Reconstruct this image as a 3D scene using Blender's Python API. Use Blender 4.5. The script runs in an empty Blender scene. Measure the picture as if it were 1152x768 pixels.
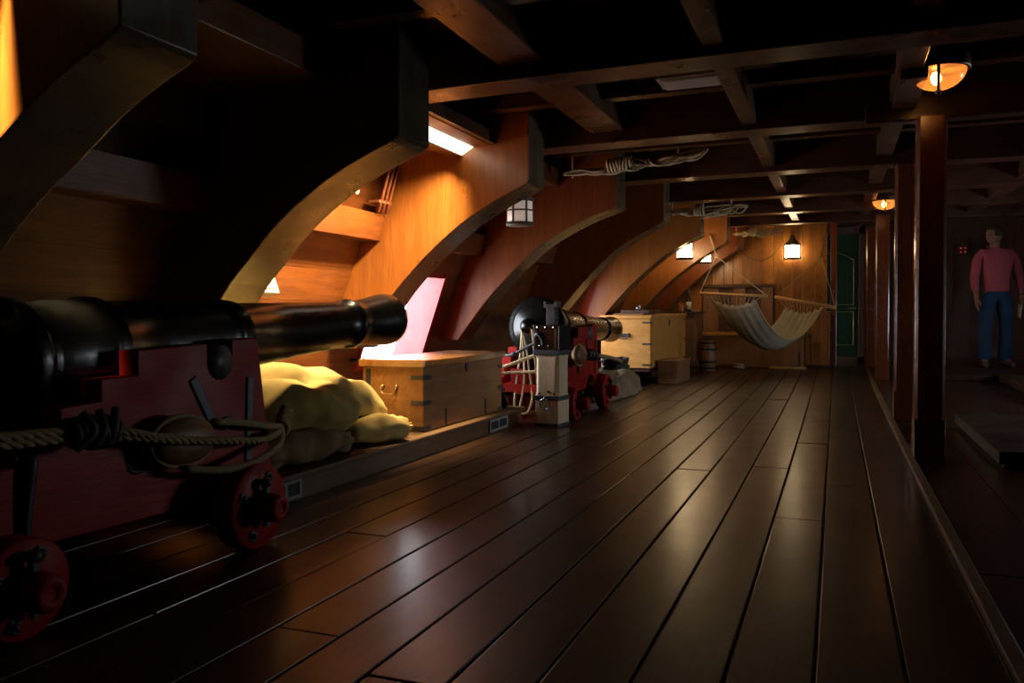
import bpy, bmesh, math, random
from mathutils import Vector, Matrix, noise
random.seed(7)
PI = math.pi
C = bpy.context.scene.collection
SHEER = .00152
def sh(y): return SHEER*y*abs(y)          # the deck rises towards the far end of the ship
# ------------------------------------------------------------------ helpers
WL = {}                                    # world origin of every object made here
def wloc(o): return WL[o.name]
def tag(o, label=None, cat=None, group=None, kind=None):
    if label: o['label'] = label
    if cat: o['category'] = cat
    if group: o['group'] = group
    if kind: o['kind'] = kind
    return o
def thing(name, loc, label, cat, group=None):
    o = bpy.data.objects.new(name, None); C.objects.link(o)
    o.empty_display_size = .05
    w = Vector((loc[0], loc[1], loc[2]+sh(loc[1])))
    o.location = w; WL[o.name] = w
    return tag(o, label, cat, group)

class MB:
    def __init__(s): s.v=[]; s.f=[]; s.sm=[]; s.M=Matrix.Identity(4)
    def add(s, vs, fs, smooth=False):
        b=len(s.v)
        for p in vs: s.v.append(s.M@Vector(p))
        for f in fs: s.f.append([b+i for i in f]); s.sm.append(smooth)
    def box(s,x0,x1,y0,y1,z0,z1,ny=1):
        vs=[];fs=[]
        for j in range(ny+1):
            y=y0+(y1-y0)*j/ny
            vs+=[(x0,y,z0),(x1,y,z0),(x1,y,z1),(x0,y,z1)]
        for j in range(ny):
            a=4*j; b=a+4
            for k in range(4): fs.append([a+k,a+(k+1)%4,b+(k+1)%4,b+k])
        e=4*ny
        fs+= [[0,3,2,1],[e,e+1,e+2,e+3]]
        s.add(vs,fs)
    def bar(s,p,q,w,h,up=(0,0,1)):
        p=Vector(p);q=Vector(q);d=(q-p).normalized();u=Vector(up)
        x=d.cross(u)
        if x.length<1e-4: x=d.cross(Vector((1,0,0)))
        x.normalize();u=x.cross(d)
        vs=[]
        for c in (p,q):
            for a,b in((-1,-1),(1,-1),(1,1),(-1,1)): vs.append(c+x*a*w/2+u*b*h/2)
        s.add(vs,[[0,3,2,1],[4,5,6,7]]+[[k,(k+1)%4,4+(k+1)%4,4+k] for k in range(4)])
    def prism(s,poly,axis,a,b,smooth=False):
        """poly of 2D points: axis 'x' -> (y,z), 'y' -> (x,z), 'z' -> (x,y)"""
        n=len(poly)
        def P(p,t): return {'x':(t,p[0],p[1]),'y':(p[0],t,p[1]),'z':(p[0],p[1],t)}[axis]
        vs=[P(p,a) for p in poly]+[P(p,b) for p in poly]
        s.add(vs,[list(range(n))[::-1],list(range(n,2*n))])
        s.add(vs,[[k,(k+1)%n,n+(k+1)%n,n+k] for k in range(n)],smooth)
    def lathe(s,prof,o,d,n=32,smooth=True,up=(0,0,1)):
        """prof: (t along d, radius)"""
        o=Vector(o);d=Vector(d).normalized();u=Vector(up)
        x=d.cross(u)
        if x.length<1e-4: x=d.cross(Vector((1,0,0)))
        x.normalize();u=x.cross(d)
        vs=[];fs=[]
        for t,r in prof:
            for k in range(n):
                a=2*PI*k/n; vs.append(o+d*t+(x*math.cos(a)+u*math.sin(a))*max(r,1e-4))
        for i in range(len(prof)-1):
            for k in range(n): fs.append([i*n+k,i*n+(k+1)%n,(i+1)*n+(k+1)%n,(i+1)*n+k])
        if prof[0][1]>1e-3: fs.append(list(range(n))[::-1])
        if prof[-1][1]>1e-3: fs.append(list(range((len(prof)-1)*n,len(prof)*n)))
        s.add(vs,fs,smooth)
    def cyl(s,p,q,r,n=20,r2=None):
        p=Vector(p);q=Vector(q);L=(q-p).length
        s.lathe([(0,r),(L,r if r2 is None else r2)],p,q-p,n)
    def ball(s,c,r,n=16,sc=(1,1,1)):
        vs=[];fs=[];m=n//2
        for i in range(m+1):
            t=PI*i/m
            for k in range(n):
                a=2*PI*k/n
                vs.append((c[0]+r*sc[0]*max(math.sin(t),1e-3)*math.cos(a),c[1]+r*sc[1]*max(math.sin(t),1e-3)*math.sin(a),c[2]+r*sc[2]*math.cos(t)))
        for i in range(m):
            for k in range(n): fs.append([i*n+k,(i+1)*n+k,(i+1)*n+(k+1)%n,i*n+(k+1)%n])
        s.add(vs,fs,True)
    def tube(s,pts,r,n=8,closed=False,cap=True):
        pts=[Vector(p) for p in pts]; m=len(pts)
        R=r if isinstance(r,(list,tuple)) else [r]*m
        T=[]
        for i in range(m):
            a=pts[(i-1)%m if closed else max(i-1,0)];b=pts[(i+1)%m if closed else min(i+1,m-1)]
            t=(b-a); T.append(t.normalized() if t.length>1e-9 else Vector((0,0,1)))
        u=T[0].cross(Vector((.13,.27,.95)))
        if u.length<1e-3: u=T[0].cross(Vector((1,0,0)))
        u.normalize(); vs=[];fs=[]
        for i in range(m):
            u=(u-T[i]*u.dot(T[i])); u.normalize(); w=T[i].cross(u)
            for k in range(n):
                a=2*PI*k/n; vs.append(pts[i]+(u*math.cos(a)+w*math.sin(a))*R[i])
        for i in range(m if closed else m-1):
            j=(i+1)%m
            for k in range(n): fs.append([i*n+k,i*n+(k+1)%n,j*n+(k+1)%n,j*n+k])
        if cap and not closed: fs+= [list(range(n))[::-1],list(range((m-1)*n,m*n))]
        s.add(vs,fs,True)
    def rope(s,pts,r,twist=None,strands=3,step=None):
        """laid rope: strands twisted round the path"""
        pts=smooth_path(pts, step or r*1.1)
        m=len(pts); T=[(pts[min(i+1,m-1)]-pts[max(i-1,0)]).normalized() for i in range(m)]
        u=T[0].cross(Vector((.2,.1,.97))); u.normalize(); fr=[];L=0;Ls=[]
        for i in range(m):
            if i: L+=(pts[i]-pts[i-1]).length
            Ls.append(L); u=(u-T[i]*u.dot(T[i])).normalized(); fr.append((u.copy(),T[i].cross(u)))
        tw=twist or r*7
        for k in range(strands):
            q=[]
            for i in range(m):
                a=2*PI*(k/strands+Ls[i]/tw); q.append(pts[i]+(fr[i][0]*math.cos(a)+fr[i][1]*math.sin(a))*r*.5)
            s.tube(q,r*.56,6)
    def torus(s,c,R,r,ax,n=24,m=8):
        ax=Vector(ax).normalized();x=ax.cross(Vector((.1,.3,.9))).normalized();y=ax.cross(x)
        s.tube([Vector(c)+(x*math.cos(2*PI*k/n)+y*math.sin(2*PI*k/n))*R for k in range(n)],r,m,closed=True)
    def grid(s,rows,smooth=True,closed=False):
        n=len(rows[0]);vs=[p for r in rows for p in r];fs=[]
        for i in range(len(rows)-1):
            for k in range(n if closed else n-1): fs.append([i*n+k,i*n+(k+1)%n,(i+1)*n+(k+1)%n,(i+1)*n+k])
        s.add(vs,fs,smooth)
    def build(s,name,mat,parent=None,bevel=0,kind=None,label=None,cat=None,group=None,flat=False,solid=0,subd=0):
        vs=[Vector((p.x,p.y,p.z+(0 if flat else sh(p.y)))) for p in s.v]
        if parent is not None: org=wloc(parent)
        else:
            lo=[min(p[i] for p in vs) for i in range(3)];hi=[max(p[i] for p in vs) for i in range(3)]
            org=Vector(((lo[0]+hi[0])/2,(lo[1]+hi[1])/2,lo[2]))
        me=bpy.data.meshes.new(name); me.from_pydata([p-org for p in vs],[],s.f)
        me.polygons.foreach_set('use_smooth',s.sm)
        bm=bmesh.new();bm.from_mesh(me)
        bmesh.ops.remove_doubles(bm,verts=bm.verts,dist=1e-6)
        bmesh.ops.recalc_face_normals(bm,faces=bm.faces)
        if bevel:
            ed=[e for e in bm.edges if len(e.link_faces)==2 and not (e.link_faces[0].smooth and e.link_faces[1].smooth) and e.calc_face_angle(0)>.5]
            bmesh.ops.bevel(bm,geom=ed,offset=bevel,segments=2,affect='EDGES',profile=.6,clamp_overlap=True)
        bm.to_mesh(me);bm.free()
        me.materials.append(mat)
        o=bpy.data.objects.new(name,me);C.objects.link(o)
        WL[o.name]=org
        if parent is not None: o.parent=parent
        else: o.location=org
        if solid:
            m=o.modifiers.new('s','SOLIDIFY');m.thickness=solid;m.offset=0
        if subd:
            m=o.modifiers.new('d','SUBSURF');m.levels=m.render_levels=subd
        return tag(o,label,cat,group,kind)

def smooth_path(pts,step):
    P=[Vector(p) for p in pts]; out=[]
    for i in range(len(P)-1):
        p0=P[max(i-1,0)];p1=P[i];p2=P[i+1];p3=P[min(i+2,len(P)-1)]
        n=max(2,int((p2-p1).length/step))
        for k in range(n):
            t=k/n
            out.append(.5*((2*p1)+(p2-p0)*t+(2*p0-5*p1+4*p2-p3)*t*t+(3*p1-p0-3*p2+p3)*t**3))
    out.append(P[-1]); return out
def lerp(a,b,t): return a+(b-a)*t
def interp(tab,x):
    if x<=tab[0][0]: return tab[0][1]
    for (a,b),(c,d) in zip(tab,tab[1:]):
        if x<=c: return b+(d-b)*(x-a)/(c-a)
    return tab[-1][1]
def sag(p,q,d,n=10):
    p=Vector(p);q=Vector(q)
    return [p.lerp(q,t/n)-Vector((0,0,d*4*(t/n)*(1-t/n))) for t in range(n+1)]

# ------------------------------------------------------------------ materials
def node_mat(name):
    m=bpy.data.materials.new(name);m.use_nodes=True
    nt=m.node_tree;b=nt.nodes['Principled BSDF'];return m,nt,b
def wood(name,c1,c2,axis='y',scale=1.0,rough=.4,bump=.25,coat=0,island=0,spec=.5,rvar=.12,grain=.30):
    m,nt,b=node_mat(name);N=nt.nodes;L=nt.links
    tc=N.new('ShaderNodeTexCoord');mp=N.new('ShaderNodeMapping')
    st={'x':(1.2,14,14),'y':(14,1.2,14),'z':(14,14,1.2)}[axis]
    mp.inputs['Scale'].default_value=[a*scale for a in st]
    L.new(tc.outputs['Object'],mp.inputs['Vector'])
    n1=N.new('ShaderNodeTexNoise');n1.inputs['Scale'].default_value=1.6;n1.inputs['Detail'].default_value=7;n1.inputs['Roughness'].default_value=.62;n1.inputs['Distortion'].default_value=.5
    vec=mp.outputs['Vector']
    if island:
        g=N.new('ShaderNodeNewGeometry');ad=N.new('ShaderNodeVectorMath');ad.operation='MULTIPLY_ADD'
        cmb=N.new('ShaderNodeCombineXYZ')
        for k in range(3): L.new(g.outputs['Random Per Island'],cmb.inputs[k])
        ad.inputs[1].default_value=(37,53,71);L.new(cmb.outputs[0],ad.inputs[0]);L.new(mp.outputs['Vector'],ad.inputs[2]);vec=ad.outputs[0]
    L.new(vec,n1.inputs['Vector'])
    cr=N.new('ShaderNodeValToRGB');cr.color_ramp.elements[0].position=.3;cr.color_ramp.elements[1].position=.72
    cr.color_ramp.elements[0].color=(*c1,1);cr.color_ramp.elements[1].color=(*c2,1)
    L.new(n1.outputs['Fac'],cr.inputs['Fac'])
    n3=N.new('ShaderNodeTexNoise');n3.inputs['Scale'].default_value=11.;n3.inputs['Detail'].default_value=5;n3.inputs['Roughness'].default_value=.7
    L.new(vec,n3.inputs['Vector'])
    m3=N.new('ShaderNodeMapRange');m3.inputs['From Min'].default_value=.3;m3.inputs['From Max'].default_value=.7;m3.inputs['To Min'].default_value=1-grain;m3.inputs['To Max'].default_value=1+grain*.7
    L.new(n3.outputs['Fac'],m3.inputs['Value'])
    vm=N.new('ShaderNodeVectorMath');vm.operation='SCALE';L.new(cr.outputs['Color'],vm.inputs[0]);L.new(m3.outputs[0],vm.inputs['Scale'])
    col=vm.outputs[0]
    if island:
        hs=N.new('ShaderNodeHueSaturation');ma=N.new('ShaderNodeMapRange')
        ma.inputs['To Min'].default_value=1-island;ma.inputs['To Max'].default_value=1+island
        L.new(g.outputs['Random Per Island'],ma.inputs['Value']);L.new(ma.outputs[0],hs.inputs['Value']);L.new(col,hs.inputs['Color']);col=hs.outputs['Color']
    L.new(col,b.inputs['Base Color'])
    # broad wear in the gloss
    n2=N.new('ShaderNodeTexNoise');n2.inputs['Scale'].default_value=5.;n2.inputs['Detail'].default_value=5
    L.new(tc.outputs['Object'],n2.inputs['Vector'])
    mr=N.new('ShaderNodeMapRange');mr.inputs['From Min'].default_value=.3;mr.inputs['From Max'].default_value=.7
    mr.inputs['To Min'].default_value=rough-rvar;mr.inputs['To Max'].default_value=rough+rvar
    L.new(n2.outputs['Fac'],mr.inputs['Value']);L.new(mr.outputs[0],b.inputs['Roughness'])
    b.inputs['Specular IOR Level'].default_value=spec
    b.inputs['Coat Weight'].default_value=coat;b.inputs['Coat Roughness'].default_value=.22
    if coat: pass
    bp=N.new('ShaderNodeBump');bp.inputs['Strength'].default_value=bump;bp.inputs['Distance'].default_value=.004
    hm=N.new('ShaderNodeMath');hm.operation='MULTIPLY_ADD';hm.inputs[1].default_value=.6
    L.new(n3.outputs['Fac'],hm.inputs[0]);L.new(n1.outputs['Fac'],hm.inputs[2])
    L.new(hm.outputs[0],bp.inputs['Height']);L.new(bp.outputs['Normal'],b.inputs['Normal'])
    return m
def plain(name,c,rough=.5,metal=0,nscale=40,nvar=.25,bump=.15,spec=.5,coat=0,dist=.003):
    m,nt,b=node_mat(name);N=nt.nodes;L=nt.links
    tc=N.new('ShaderNodeTexCoord');n=N.new('ShaderNodeTexNoise');n.inputs['Scale'].default_value=nscale;n.inputs['Detail'].default_value=6
    L.new(tc.outputs['Object'],n.inputs['Vector'])
    cr=N.new('ShaderNodeValToRGB');cr.color_ramp.elements[0].position=.3;cr.color_ramp.elements[1].position=.7
    cr.color_ramp.elements[0].color=(*[a*(1-nvar) for a in c],1);cr.color_ramp.elements[1].color=(*[min(1,a*(1+nvar)) for a in c],1)
    L.new(n.outputs['Fac'],cr.inputs['Fac']);L.new(cr.outputs['Color'],b.inputs['Base Color'])
    b.inputs['Roughness'].default_value=rough;b.inputs['Metallic'].default_value=metal;b.inputs['Specular IOR Level'].default_value=spec
    b.inputs['Coat Weight'].default_value=coat;b.inputs['Coat Roughness'].default_value=.15
    bp=N.new('ShaderNodeBump');bp.inputs['Strength'].default_value=bump;bp.inputs['Distance'].default_value=dist
    L.new(n.outputs['Fac'],bp.inputs['Height']);L.new(bp.outputs['Normal'],b.inputs['Normal'])
    return m
def cloth(name,c,scale=350,stripe=None,bump=.5,var=.2):
    m,nt,b=node_mat(name);N=nt.nodes;L=nt.links
    tc=N.new('ShaderNodeTexCoord');n=N.new('ShaderNodeTexNoise');n.inputs['Scale'].default_value=9;n.inputs['Detail'].default_value=6
    L.new(tc.outputs['Object'],n.inputs['Vector'])
    cr=N.new('ShaderNodeValToRGB');cr.color_ramp.elements[0].position=.3;cr.color_ramp.elements[1].position=.7
    cr.color_ramp.elements[0].color=(*[a*(1-var) for a in c],1);cr.color_ramp.elements[1].color=(*[a*(1+var) for a in c],1)
    L.new(n.outputs['Fac'],cr.inputs['Fac']);L.new(cr.outputs['Color'],b.inputs['Base Color'])
    w=N.new('ShaderNodeTexVoronoi');w.inputs['Scale'].default_value=scale;L.new(tc.outputs['Object'],w.inputs['Vector'])
    bp=N.new('ShaderNodeBump');bp.inputs['Strength'].default_value=bump;bp.inputs['Distance'].default_value=.002
    L.new(w.outputs['Distance'],bp.inputs['Height']);L.new(bp.outputs['Normal'],b.inputs['Normal'])
    b.inputs['Roughness'].default_value=.9;b.inputs['Specular IOR Level'].default_value=.15
    return m
def glow(name,c,s):
    m,nt,b=node_mat(name)
    b.inputs['Base Color'].default_value=(*c,1)
    b.inputs['Emission Color'].default_value=(*c,1);b.inputs['Emission Strength'].default_value=s
    return m
def lamp_glass(name,c,s,mixf):
    m,nt,b=node_mat(name);N=nt.nodes;L=nt.links
    b.inputs['Base Color'].default_value=(*c,1);b.inputs['Emission Color'].default_value=(*c,1);b.inputs['Emission Strength'].default_value=s
    b.inputs['Roughness'].default_value=.15
    t=N.new('ShaderNodeBsdfTransparent');t.inputs['Color'].default_value=(1,.75,.45,1)
    mx=N.new('ShaderNodeMixShader');mx.inputs[0].default_value=mixf
    L.new(t.outputs[0],mx.inputs[1]);L.new(b.outputs[0],mx.inputs[2]);L.new(mx.outputs[0],N['Material Output'].inputs['Surface'])
    return m

M={}
M['floor']=wood('floor_oak',(.026,.0105,.004),(.066,.027,.0095),'y',.8,rough=.38,bump=.20,island=.28,rvar=.03,spec=.28,grain=.45,coat=.42)
M['caulk']=plain('caulk',(.006,.006,.006),rough=.6)
M['hull']=wood('hull_planks',(.095,.026,.005),(.20,.060,.010),'y',.7,rough=.42,bump=.3,island=.15)
M['hullout']=plain('hull_outside',(.05,.03,.02),rough=.7)
M['rib']=wood('rib_timber',(.26,.080,.014),(.37,.125,.022),'z',.4,rough=.36,bump=.10,coat=.15)
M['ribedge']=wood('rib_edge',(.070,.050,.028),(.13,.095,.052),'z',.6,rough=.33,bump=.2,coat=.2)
M['ribshade']=wood('rib_red_shaded',(.15,.036,.009),(.22,.058,.014),'z',.5,rough=.42,bump=.12,coat=.0,spec=.2)  # rib timber darkened and reddened: shade and port bounce put into the colour
M['beam']=wood('beam_timber',(.040,.013,.006),(.080,.028,.013),'x',.6,rough=.34,bump=.3,coat=.2)
M['carling']=wood('carling_timber',(.06,.024,.010),(.11,.045,.019),'y',.6,rough=.36,bump=.3,coat=.2)
M['ceil']=wood('deckhead_planks',(.035,.013,.007),(.07,.026,.012),'y',.6,rough=.5,bump=.3,island=.2)
M['post']=wood('post_varnish',(.12,.028,.010),(.20,.055,.020),'z',.6,rough=.22,bump=.1,coat=.5)
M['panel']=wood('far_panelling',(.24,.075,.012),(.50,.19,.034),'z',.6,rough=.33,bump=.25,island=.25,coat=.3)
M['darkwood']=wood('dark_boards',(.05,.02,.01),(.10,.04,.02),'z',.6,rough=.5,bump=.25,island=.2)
M['red']=wood('red_paint',(.30,.014,.012),(.40,.024,.018),'y',.8,rough=.45,bump=.25,spec=.14)
M['portred']=wood('port_red_paint',(.36,.020,.022),(.46,.030,.032),'z',.8,rough=.45,bump=.2)
M['iron']=plain('gun_iron',(.006,.006,.0055),rough=.27,metal=.0,nscale=25,nvar=.4,bump=.35,spec=.42,coat=.0,dist=.004)
M['strap']=plain('strap_iron',(.035,.037,.04),rough=.5,metal=.3,nscale=60,nvar=.4,bump=.4)
M['deckdark']=wood('dark_deck_boards',(.030,.014,.007),(.065,.032,.016),'y',.8,rough=.45,bump=.3)
M['lid']=wood('chest_lid',(.24,.10,.022),(.40,.18,.045),'y',.9,rough=.24,bump=.08,coat=1,rvar=.05)
M['trun']=plain('trunnion_iron',(.075,.07,.065),rough=.5,metal=.2,nscale=30,nvar=.4,bump=.5)
M['chest']=wood('chest_oak',(.21,.085,.018),(.36,.16,.038),'y',.9,rough=.5,bump=.25)
M['pine']=wood('chest_pine',(.52,.225,.040),(.68,.33,.075),'x',.7,rough=.5,bump=.2)
M['box']=wood('box_wood',(.20,.085,.032),(.30,.14,.055),'z',.8,rough=.5,bump=.2)
M['ledge']=wood('ledge_wood',(.12,.060,.024),(.21,.11,.045),'y',.8,rough=.5,bump=.4)
M['grey']=wood('weathered_post',(.48,.34,.19),(.74,.56,.35),'z',1.0,rough=.7,bump=.5)
M['block']=wood('block_wood',(.16,.075,.025),(.26,.125,.045),'y',1.5,rough=.45,bump=.2)
M['spar']=wood('spreader_wood',(.55,.30,.10),(.72,.42,.17),'x',1.2,rough=.5,bump=.2)
M['rope']=plain('hemp_rope',(.36,.27,.14),rough=.9,nscale=120,nvar=.3,bump=.4,spec=.15)
M['paler']=plain('pale_rope',(.58,.45,.27),rough=.9,nscale=120,nvar=.3,bump=.4,spec=.15)
M['tar']=plain('tarred_line',(.040,.034,.026),rough=.6,nscale=80,nvar=.4,bump=.5)
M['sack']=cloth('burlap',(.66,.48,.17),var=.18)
M['sackshade']=cloth('shaded_burlap',(.34,.24,.12),var=.25)  # darker copy of the burlap, shade low in the heap put into its colour
M['canvas']=cloth('hammock_canvas',(.52,.48,.36),scale=250,var=.12)
M['tarp']=cloth('stained_canvas',(.27,.20,.125),var=.35)
M['green']=plain('door_green',(.004,.032,.011),rough=.4,nscale=20,nvar=.2)
M['gold']=plain('gold_line',(.50,.38,.10),rough=.5)
M['brass']=plain('brass',(.45,.30,.10),rough=.35,metal=.9)
M['bronze']=plain('lamp_bronze',(.11,.045,.02),rough=.4,metal=.5)
M['lanternframe']=plain('lantern_frame',(.12,.09,.055),rough=.5)
M['pane']=plain('frosted_pane',(.85,.76,.70),rough=.5,nvar=.05)
_nt=M['pane'].node_tree;_t=_nt.nodes.new('ShaderNodeBsdfTranslucent');_t.inputs['Color'].default_value=(.9,.8,.72,1);_m=_nt.nodes.new('ShaderNodeMixShader');_m.inputs[0].default_value=.5
_nt.links.new(_nt.nodes['Principled BSDF'].outputs[0],_m.inputs[1]);_nt.links.new(_t.outputs[0],_m.inputs[2]);_nt.links.new(_m.outputs[0],_nt.nodes['Material Output'].inputs['Surface'])
M['white']=plain('white_enamel',(.62,.60,.50),rough=.45,nvar=.06)
M['ventgrey']=plain('vent_grey',(.32,.34,.33),rough=.5)
M['ventdark']=plain('vent_dark',(.03,.03,.03),rough=.7)
M['copper']=plain('pipe_paint',(.30,.10,.045),rough=.4)
M['clay']=plain('clay_pot',(.42,.15,.06),rough=.6)
M['bottle']=plain('bottle_glass',(.02,.02,.015),rough=.1,spec=.8,coat=.6)
M['steel']=plain('steel',(.55,.55,.53),rough=.25,metal=.9)
M['paper']=plain('paper',(.6,.55,.42),rough=.8)
M['skin']=plain('skin',(.33,.16,.10),rough=.55,nvar=.08,bump=.05)
M['hair']=plain('hair',(.05,.035,.025),rough=.8,nscale=150,nvar=.5,bump=.5)
M['shirt']=cloth('pink_shirt',(.55,.12,.15),scale=500,bump=.2,var=.08)
M['jeans']=cloth('blue_jeans',(.035,.075,.15),scale=500,bump=.3,var=.2)
M['shoe']=plain('shoe_leather',(.05,.03,.02),rough=.5)
M['lampstrip0']=glow('near_deck_light_glass',(1.0,.74,.42),.3)
M['lampstrip']=glow('deck_light_glass',(1.0,.88,.66),3.2)
M['lanternlit']=glow('lantern_lit_pane',(1.0,.70,.36),40)
M['lanternlit2']=glow('far_lantern_lit_pane',(1.0,.74,.40),24)
M['daylitpane']=glow('daylit_pane_glow',(1.0,.80,.68),.26)  # lantern itself is unlit; daylight on its panes is added as emission
M['bulb']=glow('lamp_bulb',(1.0,.62,.25),45)
M['bowl']=lamp_glass('lamp_bowl',(1.0,.36,.07),.75,.6)
M['redlight']=glow('red_pilot_light',(1.0,.08,.03),.35)

# ------------------------------------------------------------------ hull shape
WTAB=[(-.1,-3.06),(0,-3.05),(.44,-2.95),(.93,-2.78),(1.18,-2.67),(1.61,-2.47),(2.02,-2.27)]
NTAB=[(4.35,0),(5.8,.04),(7.15,.15),(8.5,.25),(9.75,.42),(11.2,.62),(12.5,.8)]
def wallx(y,z): return interp(WTAB,z)+interp(NTAB,y)
CEIL=1.96; BEAMZ=1.71
PORTS=[(4.73,5.55,.40,1.0),(7.52,8.22,.40,1.02)]
def hull_wall():
    ys=sorted(set([-1.6,-.5,.8,2,3.2,4,6.2,6.9,8.9,9.8,10.6,11.3]+[p for q in PORTS for p in q[:2]]))
    zs=[-.1,.0,.2,.40,.62,.82,1.0,1.02,1.18,1.38,1.61,1.82,2.02]
    mb=MB()
    def hole(y,z): return any(a<y<b and c<z<d for a,b,c,d in PORTS)
    # inside: one board per strake and bay (boards are islands of their own), outside: one skin
    for i in range(len(zs)-1):
        for j in range(len(ys)-1):
            if hole((ys[j]+ys[j+1])/2,(zs[i]+zs[i+1])/2): continue
            g=.002
            q=[(wallx(y,z),y,z) for y,z in((ys[j],zs[i]),(ys[j+1],zs[i]),(ys[j+1],zs[i+1]-g),(ys[j],zs[i+1]-g))]
            mb.add(q,[[0,1,2,3]])
    mb.build('wall_left',M['hull'],kind='structure',label='curved planked hull side of the gun deck on the left',cat='wall')
    mo=MB()
    zi=zs;zs=sorted(set([-.1,0,.2,.4,.62,.82,1.07,1.09,1.18,1.38,1.61,1.82,2.02]))
    for i in range(len(zs)-1):
        for j in range(len(ys)-1):
            if any(a<(ys[j]+ys[j+1])/2<b and c<(zs[i]+zs[i+1])/2<d+.08 for a,b,c,d in PORTS): continue
            mo.add([(wallx(y,z)-.22,y,z) for y,z in((ys[j],zs[i]),(ys[j+1],zs[i]),(ys[j+1],zs[i+1]),(ys[j],zs[i+1]))],[[0,1,2,3]])
    for i in range(len(zi)-1):
        for j in range(len(ys)-1):
            if hole((ys[j]+ys[j+1])/2,(zi[i]+zi[i+1])/2): continue
            mo.add([(wallx(y,z)-.005,y,z) for y,z in((ys[j],zi[i]),(ys[j+1],zi[i]),(ys[j+1],zi[i+1]),(ys[j],zi[i+1]))],[[0,1,2,3]])
    mo.build('wall_outer',M['hullout'],kind='structure',label='outer skin of the hull behind the inner planking',cat='wall')
hull_wall()
for n,(a,b,c,d) in enumerate(PORTS):
    mb=MB(); t=.03
    def X(y,z,o): return wallx(y,z)-o
    def board(y0,y1,z0,z1):
        vs=[]
        for y in(y0,y1):
            for z,o in((z0,-.012),(z1,-.012),(z1,.24),(z0,.24)): vs.append((X(y,z,o),y,z))
        mb.add(vs,[[0,1,2,3],[4,7,6,5]]+[[k,4+k,4+(k+1)%4,(k+1)%4] for k in range(4)])
    board(a-t,a,c-t,d+t);board(b,b+t,c-t,d+t);board(a,b,c-t,c)
    vs=[]                                                    # the head slopes up towards the outside
    for y in(a,b): vs+=[(X(y,d,-.012),y,d),(X(y,d,-.012),y,d+t),(X(y,d+.10,.24),y,d+.13),(X(y,d+.07,.24),y,d+.07)]
    mb.add(vs,[[0,1,2,3],[4,7,6,5]]+[[k,4+k,4+(k+1)%4,(k+1)%4] for k in range(4)])
    mb.build('window_%d'%(n+1),M['portred'],kind='structure',cat='gunport',
        label=['bright open gunport with red painted frame behind the near oak chest','red framed gunport seen past the second cannon barrel'][n])

# stringer along the hull, in lengths between the ribs
RIBY=[1.51,2.88,4.35,5.8,7.15,8.5,9.8,10.85]; RT=.26
LOW=[(-2.60,.66),(-2.72,.53)]
RIBS=[
 [(-1.589,1.40),(-1.718,1.347),(-1.853,1.275),(-1.996,1.176),(-2.17,1.06),(-2.33,.92),(-2.46,.78)]+LOW,
 [(-1.6,1.425),(-1.853,1.321),(-2.031,1.22),(-2.204,1.089),(-2.324,.966),(-2.423,.867),(-2.49,.78)]+LOW,
 [(-1.599,1.464),(-1.80,1.376),(-2.0,1.264),(-2.18,1.130),(-2.34,.985),(-2.48,.835)]+LOW,
 [(-1.464,1.491),(-1.687,1.42),(-1.958,1.289),(-2.167,1.138),(-2.455,.858),(-2.715,.535)],
 [(-1.389,1.517),(-1.756,1.324),(-2.014,1.104),(-2.245,.854),(-2.50,.53)],
 [(-1.283,1.504),(-1.623,1.317),(-1.945,1.058),(-2.16,.835),(-2.30,.672),(-2.42,.53)],
 [(-1.177,1.514),(-1.367,1.402),(-1.545,1.287),(-1.714,1.165),(-1.88,1.027),(-2.03,.880),(-2.15,.745),(-2.33,.53)],
 [(-1.12,1.515),(-1.308,1.396),(-1.508,1.253),(-1.734,1.065),(-1.955,.845),(-2.09,.69),(-2.21,.53)],
]
RIBLAB=['curved hull rib nearest the camera, at the top left corner, mostly black',
 'large curved hull rib with grey lit edge rising over the near cannon barrel',
 'curved hull rib with bright orange face lit by the deck light',
 'dark red curved hull rib hanging beside the open gunport, drum lantern before it',
 'curved hull rib rising behind the breech of the second cannon',
 'brown orange curved hull rib whose foot is behind the second cannon muzzle',
 'curved hull rib behind the pine chest, glowing orange under the nearer lit lantern',
 'farthest curved hull rib, red, beside the panelled end wall']
for i,(y,c) in enumerate(zip(RIBY,RIBS)):
    pts=[(p.x,p.z) for p in smooth_path([(a,0,b) for a,b in c],.05)]
    zl=pts[-1][1]; out=[]
    for k in range(13):
        z=lerp(zl,CEIL-.01,k/12); out.append((interp(WTAB,z)+interp(NTAB,y)-.004,z))
    tipx=pts[0][0]
    poly=[(tipx,CEIL-.01),(tipx,pts[0][1]+.012),(tipx-.012,pts[0][1])]+pts[1:]+out
    mb=MB(); n=len(poly)
    mb.prism(poly,'y',y,y+RT)
    ro=mb.build('hull_rib',M['ribshade'] if i in(3,7) else M['rib'],bevel=.006,label=RIBLAB[i],cat='rib',group='curved ribs along the hull')
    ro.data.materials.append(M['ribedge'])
    for f in ro.data.polygons:                       # the inboard edge gets the darker, greyer timber
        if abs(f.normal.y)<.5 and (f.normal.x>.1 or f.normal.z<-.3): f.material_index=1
edges=[-1.5]+RIBY+[11.14]
mb=MB()
for i in range(len(edges)-1):
    y0=edges[i]+(RT if i else 0)+.001;y1=edges[i+1]-.001
    vs=[]
    for y in(y0,y1):
        n=interp(NTAB,y); vs+=[(-2.545+n,y,1.176),(-2.503+n,y,1.328),(wallx(y,1.328)-.003,y,1.328),(wallx(y,1.176)-.003,y,1.176)]
    mb.add(vs,[[0,1,2,3],[4,7,6,5]]+[[k,4+k,4+(k+1)%4,(k+1)%4] for k in range(4)])
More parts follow.
